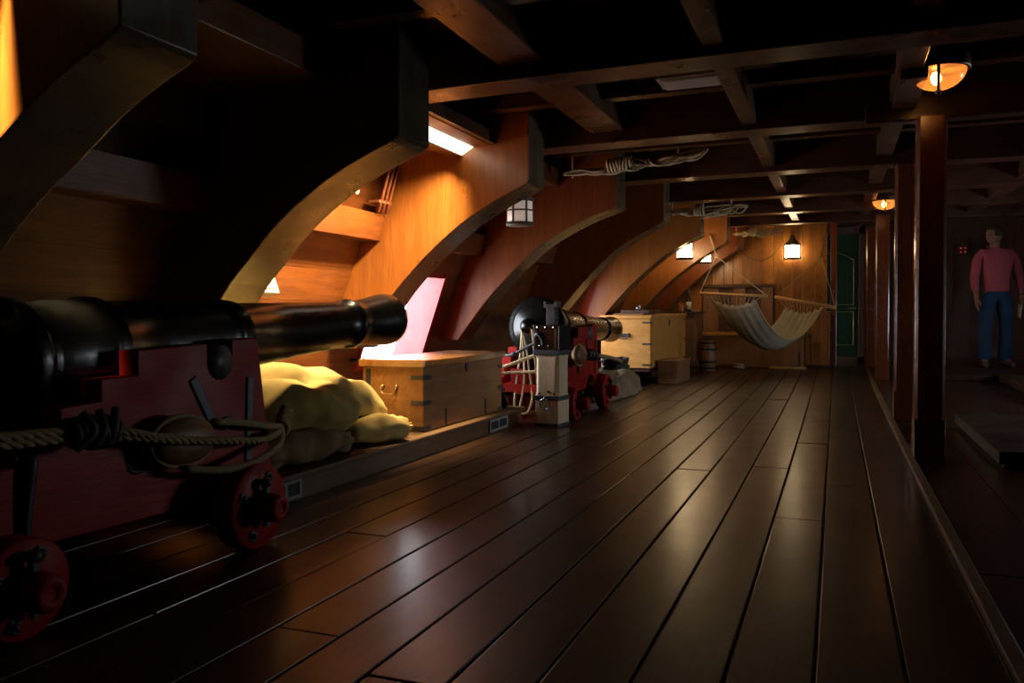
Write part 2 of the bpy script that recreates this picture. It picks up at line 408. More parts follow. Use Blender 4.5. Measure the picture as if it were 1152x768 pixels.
mb.build('trim_1',M['hull'],bevel=.004,kind='structure',label='thick horizontal stringer board running along the hull between the ribs',cat='trim')

# ------------------------------------------------------------------ floor
PL=[.33,.133,-.037,-.203,-.37,-.54,-.70,-.87,-1.03,-1.20,-1.37,-1.53,-1.70,-1.86,-2.03,-2.2,-2.37,-2.54,-2.71,-2.88,-3.06]
mb=MB();rr=random.Random(3)
for k in range(len(PL)-1):
    x1=PL[k]-.004;x0=PL[k+1]+.004
    ys=[-1.6]; y=-1.6+rr.uniform(.5,3.2)
    fixed={1:[3.77],2:[3.1,4.95],0:[6.0,9.1]}
    if k in fixed: ys+=fixed[k]
    else:
        while y<11.0: ys.append(y); y+=rr.uniform(2.6,4.2)
    ys.append(12.4)
    for a,b in zip(ys,ys[1:]): 
        h=rr.uniform(-.0015,.0015)
        mb.box(x0,x1,a+.0018,b-.0018,-.03,h,ny=max(1,int((b-a)/.6)))
X0=.362
rp=[.365,.60,.84,1.08,1.32,1.56,1.8,2.05,2.3,2.6,2.9,3.3]
for a,b in zip(rp,rp[1:]):
    ys=[-1.6,rr.uniform(.5,3),4.47,rr.uniform(6.5,8),12.4]
    for c,d in zip(ys,ys[1:]): mb.box(a+.002,b-.002,c+.0015,d-.0015,-.03,.004+rr.uniform(-.001,.001),ny=max(1,int((d-c)/.6)))
mb.build('floor',M['floor'],bevel=.0025,kind='structure',label='dark varnished plank deck running to the far wall',cat='floor')
mb=MB();mb.box(-3.4,3.4,-1.7,12.5,-.06,-.012,ny=24)
mb.build('floor_seams',M['caulk'],kind='structure',label='black caulking in the seams between the deck planks',cat='floor')
mb=MB();mb.box(.328,.364,-1.6,11.2,-.02,.022,ny=24)
mb.build('trim_2',M['ledge'],bevel=.006,kind='structure',label='narrow raised kerb along the right edge of the wide deck planks',cat='trim')
# ledge under the chests at the hull side
mb=MB();mb.box(-3.04,-1.985,2.46,5.262,-.01,.086,ny=6);mb.box(-3.04,-1.96,2.45,5.266,.0865,.11,ny=6)
mb.build('trim_3',M['ledge'],bevel=.006,kind='structure',label='low wooden ledge along the hull under sacks and near oak chest',cat='ledge')
mb=MB();mb.box(-2.95,-1.9,7.9,11.1,-.01,.13,ny=6)
mb.build('trim_4',M['darkwood'],bevel=.005,kind='structure',label='low dark ledge along the hull under the pine chest',cat='ledge')
# ------------------------------------------------------------------ deckhead
mb=MB();xs=[-2.45+.24*k for k in range(25)]
for k in range(len(xs)-1):
    for a,b in((-1.7,2.0),(2.0,4.7),(4.7,7.5),(7.5,10.1),(10.1,12.5)): mb.box(xs[k]+.002,xs[k+1]-.002,a,b-.002,CEIL,CEIL+.05,ny=4)
mb.build('ceiling',M['ceil'],kind='structure',label='dark plank deckhead above the beams',cat='ceiling')
mb=MB();mb.box(-3.6,3.6,-1.8,12.6,CEIL+.048,CEIL+.09,ny=24)
mb.build('ceiling_backing',M['caulk'],kind='structure',label='deck above the deckhead planks',cat='ceiling')
BY=[.45,1.90,3.27,4.66,6.10,7.44,8.80,10.12]
BLAB=['deck beam overhead behind the camera','deck beam overhead at the top of the view, all dark','deck beam whose lit underside starts above the near rib tip',
 'deck beam resting on the nearest post','deck beam over the second post','deck beam above the second rope bundle','deck beam just behind the far half bowl lamp','deck beam nearest the panelled end wall']
for i,y in enumerate(BY):
    mb=MB();xl=wallx(y,CEIL)+.05
    n=24;vs=[];w=.20
    def cam(x): return BEAMZ+.012-.004*x*x
    for k in range(n+1):
        x=lerp(xl,3.2,k/n); zb=cam(x)
        vs+=[(x,y,zb),(x,y+w,zb),(x,y+w,CEIL),(x,y,CEIL)]
    fs=[[0,1,2,3],[4*n+3,4*n+2,4*n+1,4*n]]
    for k in range(n):
        for q in range(4): fs.append([4*k+q,4*k+4+q,4*k+4+(q+1)%4,4*k+(q+1)%4])
    mb.add(vs,fs)
    mb.build('deck_beam',M['beam'],bevel=.007,kind='structure',label=BLAB[i],cat='beam',group='deck beams overhead')
# thin ledges across, half-way between the beams
mb=MB()
for y in(2.70,4.14,5.5,6.9,8.2,9.55): mb.box(wallx(y,CEIL)+.4,3.0,y,y+.085,1.83,1.90)
mb.build('trim_5',M['beam'],bevel=.004,kind='structure',label='slim cross ledges between the deck beams overhead',cat='trim')
# carlings fore and aft
mb=MB()
CARL=[(-1.33,-1.13,1.775,.5),(-.485,-.405,1.75,.5),(.24,.34,1.78,2.0),(1.3,1.42,1.76,.5)]
for x0,x1,z,ys in CARL:
    for a,b in zip(BY,BY[1:]):
        if a<ys-.5: continue
        if x1<-1 and a>4: continue
        mb.box(x0,x1,a+.2,b,z,z+.12)
mb.build('trim_6',M['carling'],bevel=.004,kind='structure',label='fore and aft carling timbers let in between the deck beams',cat='trim')
mb=MB();mb.box(.13,2.6,4.57,4.659,1.685,1.80)
mb.build('trim_7',M['beam'],bevel=.006,kind='structure',label='bolster board across the top of the nearest post',cat='trim')
mb=MB();mb.box(.25,.36,3.98,4.575,1.74,1.955)
mb.build('trim_8',M['carling'],bevel=.006,kind='structure',label='lit upright board beside the near half bowl lamp',cat='trim')
# thick plank where deckhead meets hull, with the long deck light slots let in at its inner edge
mb=MB()
for i in range(len(edges)-1):
    y0=edges[i]+(RT if i else 0)+.001;y1=edges[i+1]-.001
    n=min(interp(NTAB,y0),interp(NTAB,y1)); 
    lit=i in(0,2)
    xr=-2.075 if lit else -1.9
    mb.box(wallx(y0,1.75)-.15,xr+n,y0,y1,1.665,1.79,ny=2)
mb.build('trim_9',M['hull'],bevel=.004,kind='structure',label='thick plank at the joint of deckhead and hull',cat='trim')
for i,lab in((0,'long glowing deck light slot above the nearest hull rib'),(2,'long bright white deck light slot above the orange hull rib')):
    y0=edges[i]+(RT if i else 0)+.003;y1=edges[i+1]-.003
    if i==0: y0=.25
    t=thing('deck_light',(-1.96,(y0+y1)/2,1.66),lab,'ceiling light',group='deck light slots')
    def quad(x0_,z0_,x1_,z1_,th):
        m=MB();vs=[]
        for y in(y0+.004,y1-.004): vs+=[(x0_,y,z0_),(x1_,y,z1_),(x1_,y,z1_+th),(x0_,y,z0_+th)]
        m.add(vs,[[0,1,2,3],[4,7,6,5]]+[[k,4+k,4+(k+1)%4,(k+1)%4] for k in range(4)]);return m
    quad(-2.005,1.645,-1.935,1.686,.012).build('light_panel',M['lampstrip' if i else 'lampstrip0'],t)
    quad(-1.934,1.687,-1.835,1.690,.02).build('soffit_board',M['rib'],t)
    quad(-2.075,1.636,-2.006,1.638,.03).build('inner_board',M['hull'],t)
    mb=MB();mb.box(-2.07,-1.8,y0,y1,1.745,1.76);mb.box(-1.834,-1.80,y0,y1,1.694,1.744);mb.build('backing_board',M['beam'],t)
# ------------------------------------------------------------------ other walls
mb=MB();rr=random.Random(5);x=-2.9
while x<-.12:
    w=rr.uniform(.11,.15);x2=min(x+w,-.07)
    mb.box(x+.0015,x2-.0015,11.15,11.19,0,CEIL);x=x2
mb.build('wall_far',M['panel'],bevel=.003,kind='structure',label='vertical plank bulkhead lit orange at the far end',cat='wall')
mb=MB();mb.box(-.075,.0,11.11,11.24,0,CEIL)
mb.build('trim_10',M['post'],bevel=.006,kind='structure',label='upright edge post of the far bulkhead beside the green door',cat='trim')
mb=MB();x=-3.0
while x<3.3:
    if not(-.25<x+.1<.28): mb.box(x+.001,x+.199,12.06,12.10,-.02,CEIL)
    x+=.2
mb.box(-3.4,3.4,12.11,12.16,-.05,CEIL+.06)
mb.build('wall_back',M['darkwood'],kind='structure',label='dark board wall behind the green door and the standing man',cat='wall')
# door
dz=thing('door_1',(0,12.02,.07),'narrow dark green panelled door with thin gold lines at the far end','door');tag(dz,kind='structure')
mb=MB();mb.box(-.36,.265,12.0,12.04,.075,1.69);mb.build('door_leaf',M['green'],dz,bevel=.003)
mb=MB()
def line(pts): mb.tube(pts,.0045,5)
line([(.21,11.998,.76),(.21,11.998,1.36)]);line([(-.3,11.998,.76),(.21,11.998,.76)]);line([(-.3,11.998,.665),(.21,11.998,.665)])
line([(.21,11.998,.665),(.21,11.998,.22)]);line([(.21,11.998,.22),(-.3,11.998,.22)]);line([(-.3,11.998,.22),(-.3,11.998,.665)]);line([(-.3,11.998,.76),(-.3,11.998,1.36)])
line([(.21,11.998,1.36),(.17,11.998,1.375),(.12,11.998,1.41),(.03,11.998,1.45),(-.05,11.998,1.46),(-.13,11.998,1.45),(-.22,11.998,1.41),(-.27,11.998,1.375),(-.3,11.998,1.36)])
mb.build('gold_lines',M['gold'],dz)
mb=MB();mb.cyl((.235,11.955,.71),(.235,12.0,.71),.012);mb.bar((.245,11.955,.712),(.15,11.955,.712),.015,.018);mb.build('door_handle',M['brass'],dz)
mb=MB();mb.box(.268,.34,11.95,12.1,-.02,1.80);mb.box(-.43,-.363,11.95,12.1,-.02,1.80);mb.box(-.43,.34,11.95,12.1,1.695,1.80);mb.box(-.43,.34,11.95,12.1,-.03,.07)
mb.build('door_frame',M['darkwood'],dz,bevel=.004)
# starboard side: planked wall with two open ports, and the wall behind the camera
SP=[(5.95,7.2,.42,1.0),(9.3,9.5,.42,1.0)]
mb=MB();ys=sorted(set([-1.7,12.5]+[p for q in SP for p in q[:2]]));zs=[-.05,.42,1.0,CEIL+.06]
for i in range(len(zs)-1):
    for j in range(len(ys)-1):
        if any(a<(ys[j]+ys[j+1])/2<b and c<(zs[i]+zs[i+1])/2<d for a,b,c,d in SP): continue
        mb.add([(3.2,ys[j],zs[i]),(3.2,ys[j+1],zs[i]),(3.2,ys[j+1],zs[i+1]),(3.2,ys[j],zs[i+1])],[[0,1,2,3]])
        mb.add([(3.4,ys[j],zs[i]),(3.4,ys[j+1],zs[i]),(3.4,ys[j+1],zs[i+1]),(3.4,ys[j],zs[i+1])],[[0,1,2,3]])
for a,b,c,d in SP:
    mb.box(3.2,3.42,a-.02,a,c,d);mb.box(3.2,3.42,b,b+.02,c,d);mb.box(3.2,3.42,a,b,d,d+.02);mb.box(3.2,3.42,a,b,c-.02,c)
mb.build('wall_right',M['darkwood'],kind='structure',label='dark planked hull side out of view on the right',cat='wall')
mb=MB();mb.box(-3.6,3.6,-1.75,-1.7,-.05,CEIL+.06)
mb.build('wall_near',M['darkwood'],kind='structure',label='dark bulkhead behind the camera',cat='wall')

# ------------------------------------------------------------------ posts
for y,x,lab in((4.55,.424,'nearest varnished square post on the kerb, below the big lamp'),(6.13,.426,'second varnished square post along the kerb'),
        (9.45,.44,'third square post along the kerb, under the far lamp'),(11.0,.385,'farthest slim square post beside the green door')):
    t=thing('deck_post',(x,y,.004),lab,'post',group='square posts along the kerb')
    w=.0665 if y<11 else .055; c=.014
    def sq(w,c): return [(x-w+c,y-w),(x+w-c,y-w),(x+w,y-w+c),(x+w,y+w-c),(x+w-c,y+w),(x-w+c,y+w),(x-w,y+w-c),(x-w,y-w+c)]
    top=1.683 if y<5 else BEAMZ-.0
    mb=MB();mb.prism(sq(w,c),'z',.21,top);mb.build('shaft',M['post'],t,bevel=.002)
    mb=MB();mb.prism(sq(w+.002,.003),'z',.004,.21);mb.build('foot_block',M['post'],t,bevel=.003)
# belaying hook on second post
mb=MB();mb.torus((.50,6.08,.92),.022,.005,(1,.2,0));mb.box(.485,.503,6.06,6.10,.935,.985)
tag(mb.build('post_ring',M['strap']),'small dark iron ring hung on the side of the second post','ring')

# ------------------------------------------------------------------ cannons
def cannon(dy,base_r,ax0,ax1,label,xo=0):
    """carriage on X axis XA, dy shifts it along the deck; ax0/ax1 = (y,z) of breech face and muzzle face"""
    XA=-2.03
    t=thing('ship_cannon',(XA,dy+1.75,0),label,'cannon',group='cannons stowed along the hull')
    p0=Vector((XA,ax0[0],ax0[1]));p1=Vector((XA,ax1[0],ax1[1]));L=(p1-p0).length;d=(p1-p0)
    b=base_r
    prof=[(-.215,0)]+[(-.16-.055*math.cos(a*PI/8),.055*math.sin(a*PI/8)) for a in range(1,7)]+[(-.105,.030),(-.085,.032),(-.075,.05),(-.065,.075),(-.05,b*.52),(-.045,b*.60),(-.035,b*.66),(-.03,b*.72),(-.02,b*.80),(-.012,b*.82),(-.008,b*.9),(0,b*.93),(.004,b*.985),(.015,b),(.045,b),(.055,b*.985),(.06,b*.93),(.075,b*.91),(.085,b*.93),(.095,b*.9)]
    r1=.158
    prof+=[(.20,lerp(b*.9,r1,.75)),(.27,r1),(.285,r1+.006),(.295,r1-.002),(.305,r1+.006),(.315,r1-.003),(.325,r1+.004),(.335,r1-.008),(.50,.147),(.80,.130),(.85,.128),(.86,.135),(.87,.128),(.885,.136),(.90,.127),(.915,.132),(.925,.122),(1.2,.113),(1.6,.101),(1.69,.099),(1.70,.108),(1.715,.111),(1.73,.107),(1.74,.100),(1.80,.101),(1.90,.108),(1.98,.118),(2.04,.1235),(2.07,.122),(2.085,.112),(2.09,.07),(2.09,.055),(1.9,.05)]
    k=L/2.09
    mb=MB();mb.lathe([(a*k,r) for a,r in prof],p0,d,48);brl=mb.build('barrel',M['iron'],t)
    # trunnions
    ty=dy+2.087;tz=.58
    for q in(1,-1):
        mb=MB();mb.cyl((XA+q*.10,ty,tz),(XA+q*.238,ty,tz),.053,28);mb.build('trunnion',M['trun'],t,bevel=.004)
    mb=MB();mb.bar((XA,ax0[0]+.16,ax0[1]+base_r*.86),(XA,ax0[0]+.24,ax0[1]+base_r*.80),.07,.02);mb.build('vent_patch',M['strap'],t)
    # cheeks with steps and a round-bottomed trunnion notch
    poly=[(2.267,.651),(2.143,.647),(2.143,.58)]+[(2.087+.056*math.cos(a),.58-.056*math.sin(a)) for a in [PI*q/10 for q in range(1,10)]]+[(2.031,.58),(2.031,.638),(1.759,.626),(1.759,.557),(1.636,.561-.006),(1.636,.496),(1.512,.490),(1.512,.431),(1.388,.424),(1.388,.362),(1.265,.355),(1.265,.295),(1.10,.287),(1.10,.17),(1.19,.155),(1.42,.155),(1.50,.162),(2.0,.152),(2.21,.152),(2.33,.16),(2.335,.22)]
    poly=[(y+dy,z) for y,z in poly]
    for s in(1,-1):
        mb=MB();xa=XA+s*.163;xb=XA+s*.233
        mb.prism(poly,'x',min(xa,xb),max(xa,xb));ck=mb.build('carriage_cheek',M['red'],t,bevel=.003)
        if s==1:
            xo_=XA+.2335
            mb=MB();mb.bar((xo_,dy+1.965,.535),(xo_,dy+2.055,.385),.012,.032,up=(0,1,.4));mb.build('iron_strap',M['strap'],ck,bevel=.003)
            mb=MB();mb.bar((xo_,dy+2.226,.525),(xo_,dy+2.215,.25),.012,.030,up=(0,1,0));mb.build('iron_strap',M['strap'],ck,bevel=.003)
            mb=MB();mb.tube(smooth_path([(xo_-.004,dy+1.425,.385),(xo_+.012,dy+1.42,.37),(xo_+.008,dy+1.41,.28),(xo_+.003,dy+1.405,.19)],.01),[.016]*99 if False else .015,8);mb.build('iron_strap',M['strap'],ck)
            mb=MB();mb.lathe([(0,.034),(.003,.036),(.003,.026),(-.02,.024)],(xo_-.0005,dy+1.752,.32),(1,0,0),24);mb.build('rope_hole',M['tar'],ck)
            mb=MB();mb.box(xo_-.004,xo_+.012,dy+2.095,dy+2.135,.365,.405);mb.cyl((xo_,dy+2.115,.385),(xo_+.02,dy+2.115,.385),.010,8);mb.build('bolt_plate',M['strap'],ck,bevel=.002)
    # bed, transom and axletrees
    mb=MB();mb.box(XA-.163,XA+.163,dy+1.1,dy+1.9,.20,.255);mb.build('bed_plank',M['red'],t,bevel=.004)
    mb=MB();mb.prism([(dy+1.12,.256),(dy+1.60,.256),(dy+1.60,.285),(dy+1.12,.36)],'x',XA-.06,XA+.06);mb.build('elevating_wedge',M['red'],t,bevel=.004)
    mb=MB();mb.box(XA-.163,XA+.163,dy+2.14,dy+2.24,.20,.50);mb.build('transom',M['red'],t,bevel=.004)
    for yc,zc in((2.104,.133),(1.306,.115)):
        mb=MB();mb.box(XA-.285,XA+.285,dy+yc-.06,dy+yc+.06,zc-.055,zc+.045)
        for s in(1,-1): mb.lathe([(0,.047),(.155,.044),(.166,.036),(.168,.018),(.163,.016),(.163,.005)],(XA+s*.284,dy+yc,zc),(s,0,0),20)
        ax=mb.build('axletree',M['red'],t,bevel=.004)
        r=zc-.001
        for s in(1,-1):
            xi=XA+s*.295;xoo=XA+s*.37
            mb=MB();mb.lathe([(0,.05),(0,r-.006),(.006,r),(.069,r),(.075,r-.006),(.075,.05)],(xi,dy+yc,zc),(s,0,0),44)
            mb.lathe([(.0,.05),(.075,.05)],(xi,dy+yc,zc),(s,0,0),24)
            w=mb.build('truck_wheel',M['red'],t)
            for q in range(4):
                a=PI/4+.35+q*PI/2;cy=dy+yc+math.cos(a)*r*.70;cz=zc+math.sin(a)*r*.70
                mb=MB();mb.M=Matrix.Translation((xoo+s*.002,cy,cz))@Matrix.Rotation(a,4,'X')
                mb.box(-.004,.004,-.014,.014,-.014,.014);mb.lathe([(0,.010),(.007,.009),(.011,.004)],(s*.003,0,0),(s,0,0),10);mb.build('bolt',M['strap'],w,bevel=.0015)
            mb=MB();mb.bar((xoo+s*.022,dy+yc,zc+.078),(xoo+s*.022,dy+yc,zc-.06),.016,.02);mb.ball((xoo+s*.022,dy+yc,zc+.076),.02,10,(1,1,.8));mb.build('linchpin',M['strap'],w)
    return t
cannon(0,.172,(1.5,.600),(3.535,.712),'near black cannon on a red stepped carriage, muzzle by the oak chest')
cannon(4.2,.218,(5.67,.645),(7.83,.570),'second black cannon on red carriage, round breech behind the wooden bitt')

# ------------------------------------------------------------------ tackle of the near gun
t=thing('pulley_block',(-1.745,1.87,.29),'oval brown wooden pulley block hanging on the rope of the near carriage','pulley block','wooden pulley blocks on the gun tackles')
def block(t,c,s=1,dr=(0,1,-.05)):
    d=Vector(dr).normalized()
    mb=MB();prof=[(-.115*math.cos(a*PI/12)*s,.068*s*(math.sin(a*PI/12))**.7 if 0<a<12 else 0) for a in range(13)]
    mb.M=Matrix.Translation(c)@Matrix.Diagonal((.62,1,1,1))@Matrix.Translation(-Vector(c))
    mb.lathe(prof,c,d,24);mb.build('shell',M['block'],t)
    mb=MB();pts=[Vector(c)+d*math.cos(a)*.122*s+Vector((0,0,1)).cross(d).normalized()*0+Vector((0,0,math.sin(a)*.0735*s)) for a in [2*PI*k/28 for k in range(28)]]
    mb.tube(pts,.0075*s,6,closed=True);mb.build('strop',M['rope'],t)
block(t,(-1.748,1.875,.362))
mb=MB()
for o in(.0,.016):
    mb.rope([(-1.70,.95,.46),(-1.705,1.25,.437+o),(-1.71,1.40,.430+o),(-1.715,1.53,.424+o)],.013)
mb.rope([(-1.715,1.53,.424),(-1.70,1.62,.412),(-1.695,1.76,.385),(-1.694,1.90,.362),(-1.69,2.0,.350),(-1.70,2.14,.330),(-1.73,2.21,.322)],.0125)
mb.rope([(-1.715,1.53,.434),(-1.69,1.62,.424),(-1.69,1.70,.402),(-1.70,1.78,.390)],.011)
o=mb.build('tackle_rope',M['rope'],label='twisted tan rope stretched along the side of the near red carriage',cat='rope')
mb=MB();rr=random.Random(1)
for q in range(9): mb.torus((-1.712,1.47+q*.014,.437-q*.001),.034+rr.uniform(-.004,.004),.0095,(rr.uniform(-.2,.2),1,rr.uniform(-.4,.4)),16,6)
for q in range(3): mb.tube(smooth_path([(-1.69,1.46+q*.05,.40),(-1.672,1.50+q*.03,.44),(-1.70,1.49+q*.05,.485)],.01),.011,6)
mb.build('rope_seizing',M['tar'],label='black tarred seizing lashed round the rope on the near carriage',cat='lashing')
mb=MB()
A=(-1.86,2.37,.315)
mb.tube(smooth_path([(-1.742,1.99,.405),(-1.735,2.10,.390),(-1.75,2.25,.362),(-1.80,2.40,.338)],.03),.0115,8)
mb.tube(smooth_path([(-1.735,1.86,.285),(-1.70,2.0,.262),(-1.69,2.14,.272),(-1.72,2.28,.300),(-1.80,2.40,.325)],.03),.0115,8)
mb.tube(smooth_path([(-1.73,2.21,.322),(-1.75,2.3,.328),(-1.80,2.40,.332)],.03),.0115,8)
for q in range(4): mb.torus((-1.80-q*.007,2.395+q*.012,.331),.022,.008,(-.5,.85,0),14,6)
mb.rope([(-1.80,2.40,.331),(-1.87,2.50,.345),(-1.93,2.60,.37)],.026,strands=3)
mb.build('tackle_fall',M['rope'],label='three part rope fall running from the pulley block to the sacks',cat='rope')

# ------------------------------------------------------------------ sacks
def sack(c,size,rot,neck,label,mat='sack',seed=0,tie=True,droop=.0,base=.11):
    t=thing('burlap_sack',(c[0],c[1],base),label,'sack','burlap sacks on the ledge')
    R=Matrix.Rotation(rot[2],4,'Z')@Matrix.Rotation(rot[1],4,'Y')@Matrix.Rotation(rot[0],4,'X')
    mb=MB();rows=[];n=56;m=40;sg=Vector((seed*3.1,seed*1.7,seed*.9))
    for i in range(m+1):
        u=i/m*2-1                        # along the length, neck at +1
        row=[]
        for k in range(n):
            a=2*PI*k/n
            e=.55
            w=(1-abs(u)**3.2)**.5 if abs(u)<1 else .02
            if u>.72: w=max(w*.55*(1-(u-.72)*2.2),.17) if neck else w
            if u>.93 and neck: w=.17+(u-.93)*2.2
            w=max(w,.03)
            ca,sa=math.cos(a),math.sin(a)
            x=u*size[0]*(1.0 if u<.72 else 1.02);y=size[1]*w*math.copysign(abs(ca)**.8,ca);z=size[2]*w*math.copysign(abs(sa)**.85,sa)
            p=Vector((x,y,z))
            q=p*7+sg
            dn=noise.noise(q)*.028+noise.noise(p*15+sg)*.011+noise.noise(Vector((p.x*6,p.y*28,p.z*28))+sg)*.006*(1+2*max(0,u))
            if neck and u>.35: dn+=math.sin(a*9+seed)*.010*(u-.35)
            if not neck and abs(u)>.6: dn+=math.sin(a*7+seed)*.006
            p+=Vector((0,ca,sa))*dn
            p.z-=droop*u*u
            row.append(p)
        rows.append(row)
    Mx=Matrix.Translation(c)@R
    vs=[[Mx@p for p in r] for r in rows]
    for r in vs:
        for p in r:
            f=base+.004
            if p.z<f: p.z=f+(p.z-f)*.02
    mb.grid(vs,True,True);mb.add(vs[0],[list(range(n))]);mb.add(vs[-1],[list(range(n))])
    mb.build('bag',M[mat],t)
    if neck and tie:
        mb=MB();c2=Mx@Vector((size[0]*.88,0,-droop*.77));ax=(Mx.to_3x3()@Vector((1,0,0)))
        for q in range(3): mb.torus(c2+ax*(q-1)*.008,max(size[1],size[2])*.22,.006,ax,18,6)
        up=Mx.to_3x3()@Vector((0,0,1))
        for sgn in(1,-1): mb.tube(smooth_path([c2+up*size[2]*.2,c2+up*size[2]*.33+ax*.02*sgn,c2+up*size[2]*.25+ax*.05*sgn+Vector((.02,0,-.03))],.01),.004,5)
        mb.build('neck_tie',M['paler'],t)
    return t
# front big sack draped over the others, neck towards the chest
sack((-2.34,3.38,.335),(.47,.20,.135),(0,.30,1.27),True,'largest burlap sack arching over the back of the heap down to the oak chest',seed=1,droop=.05)
sack((-2.235,3.10,.315),(.35,.175,.125),(.1,.05,1.38),True,'bulging burlap sack at the front of the heap with tied mouth facing right',seed=2,droop=.03)
sack((-2.47,2.98,.37),(.27,.17,.115),(0,.05,2.0),True,'burlap sack at the near end of the heap, lit yellow beside the red carriage',seed=3,droop=.03)
sack((-2.10,2.92,.178),(.31,.105,.066),(0,0,1.5),False,'shadowed flat burlap sack at the bottom front of the heap',mat='sackshade',seed=4)
sack((-2.11,3.52,.178),(.23,.125,.068),(0,.04,1.28),True,'small burlap sack at the bottom of the heap touching the oak chest',seed=5)
sack((-2.50,3.3,.20),(.36,.2,.09),(0,0,1.35),False,'burlap sack buried under the heap against the hull',mat='sackshade',seed=6)

# ------------------------------------------------------------------ near chest
def chest_handle(t,c,ax,up,s=1,mat='strap'):
    c=Vector(c);ax=Vector(ax);up=Vector(up);n=ax.cross(up).normalized()
    return c,ax,up,n
t=thing('sea_chest',(-2.21,4.47,.11),'oak sea chest with iron corner straps on the ledge before the open gunport','chest','sea chests')
x0,x1,y0,y1=-2.40,-2.03,3.91,5.01;zb=.112;zt=.455
mb=MB();mb.box(x0,x1,y0,y1,zb,zt);mb.build('body',M['chest'],t,bevel=.005)
mb=MB();mb.box(x0-.015,x1+.018,y0-.022,y1+.02,zt+.001,zt+.04);lid=mb.build('lid',M['lid'],t,bevel=.006)
mb=MB();mb.box(x0-.004,x1+.01,y0-.004,y1+.004,zt-.004,zt-.0005);mb.build('lid_moulding',M['chest'],t)
for zc in(.13,.265,.40):
    mb=MB();mb.box(x1-.075,x1+.003,y0-.003,y0+.0,zc-.012,zc+.012);mb.box(x1,x1+.003,y0-.003,y0+.085,zc-.012,zc+.012);mb.build('corner_strap',M['strap'],t)
    mb=MB();mb.box(x1,x1+.003,y1-.07,y1+.002,zc-.012,zc+.012);mb.box(x1-.05,x1+.003,y1,y1+.003,zc-.012,zc+.012);mb.build('corner_strap',M['strap'],t)
for yc in(4.18,4.74):
    mb=MB();mb.box(x1,x1+.003,yc-.012,yc+.012,zb+.005,zb+.10);mb.build('foot_strap',M['strap'],t)
mb=MB();mb.box(x0+.02,x0+.05,y0-.003,y0,zt-.10,zt-.01);mb.build('corner_strap',M['strap'],t)
mb=MB();mb.prism([(4.44,zt-.008),(4.47,zt-.008),(4.475,zt-.035),(4.455,zt-.055),(4.435,zt-.035)],'x',x1,x1+.006);mb.build('hasp',M['strap'],t)
def bail(t,c,w,h,n,name='handle',mat='brass'):
    """drop handle on a face whose outward normal is n"""
    c=Vector(c);n=Vector(n);s=n.cross(Vector((0,0,1))).normalized();up=Vector((0,0,1))
    mb=MB()
    mb.tube(smooth_path([c+s*w+up*h*.3+n*.006,c+s*w*1.05-up*h*.2+n*.016,c+s*w*.7-up*h+n*.02,c-s*w*.7-up*h+n*.02,c-s*w*1.05-up*h*.2+n*.016,c-s*w+up*h*.3+n*.006],.006),.0055,8)
    for q in(1,-1): mb.lathe([(0,.014),(.006,.013),(.012,.006),(.014,0)],c+s*w*q+up*h*.3,n,12)
    mb.build(name,M[mat],t)
bail(t,(-2.235,y0-.001,.34),.042,.028,(0,-1,0))
# ------------------------------------------------------------------ cannonballs
for p in((-2.055,5.085,.157),(-2.10,5.165,.157),(-2.150,5.075,.157),(-2.095,5.105,.232)):
    mb=MB();mb.ball(p,.046,20)
    lab={.157:None,.232:'dark iron cannonball resting on top of the others beside the oak chest'}[p[2]] or {5.085:'dark iron cannonball on the ledge nearest the oak chest end and the deck edge',5.165:'dark iron cannonball on the ledge farthest from the oak chest',5.075:'dark iron cannonball at the back, against the hull side of the little heap'}[p[1]]
    mb.build('cannonball',M['iron'],label=lab,cat='cannonball',group='cannonballs heaped beyond the oak chest')
# ------------------------------------------------------------------ vents on the ledge
def vent(yc,w,label):
    t=thing('vent_grille',(-1.98,yc,.012),label,'vent','vent grilles in the ledge')
    xa=-1.985;z0,z1=.010,.083
    mb=MB();mb.box(xa,xa+.004,yc-w,yc+w,z0,z1);mb.build('backing',M['ventdark'],t)
    mb=MB();f=.012
    mb.box(xa+.004,xa+.010,yc-w,yc+w,z0,z0+f);mb.box(xa+.004,xa+.010,yc-w,yc+w,z1-f,z1);mb.box(xa+.004,xa+.010,yc-w,yc-w+f*1.3,z0+f,z1-f);mb.box(xa+.004,xa+.010,yc+w-f*1.3,yc+w,z0+f,z1-f);mb.box(xa+.004,xa+.010,yc-.008,yc+.008,z0+f,z1-f)
    mb.build('frame',M['ventgrey'],t)
    mb=MB()
    for q in range(6): mb.box(xa+.004,xa+.007,yc-w+f,yc+w-f,z0+f+.002+q*.008,z0+f+.006+q*.008)
    mb.build('slats',M['strap'],t)
vent(4.83,.145,'grey vent grille in the ledge front below the far end of the oak chest')
vent(2.66,.10,'small vent grille in the ledge front beside the near front wheel')

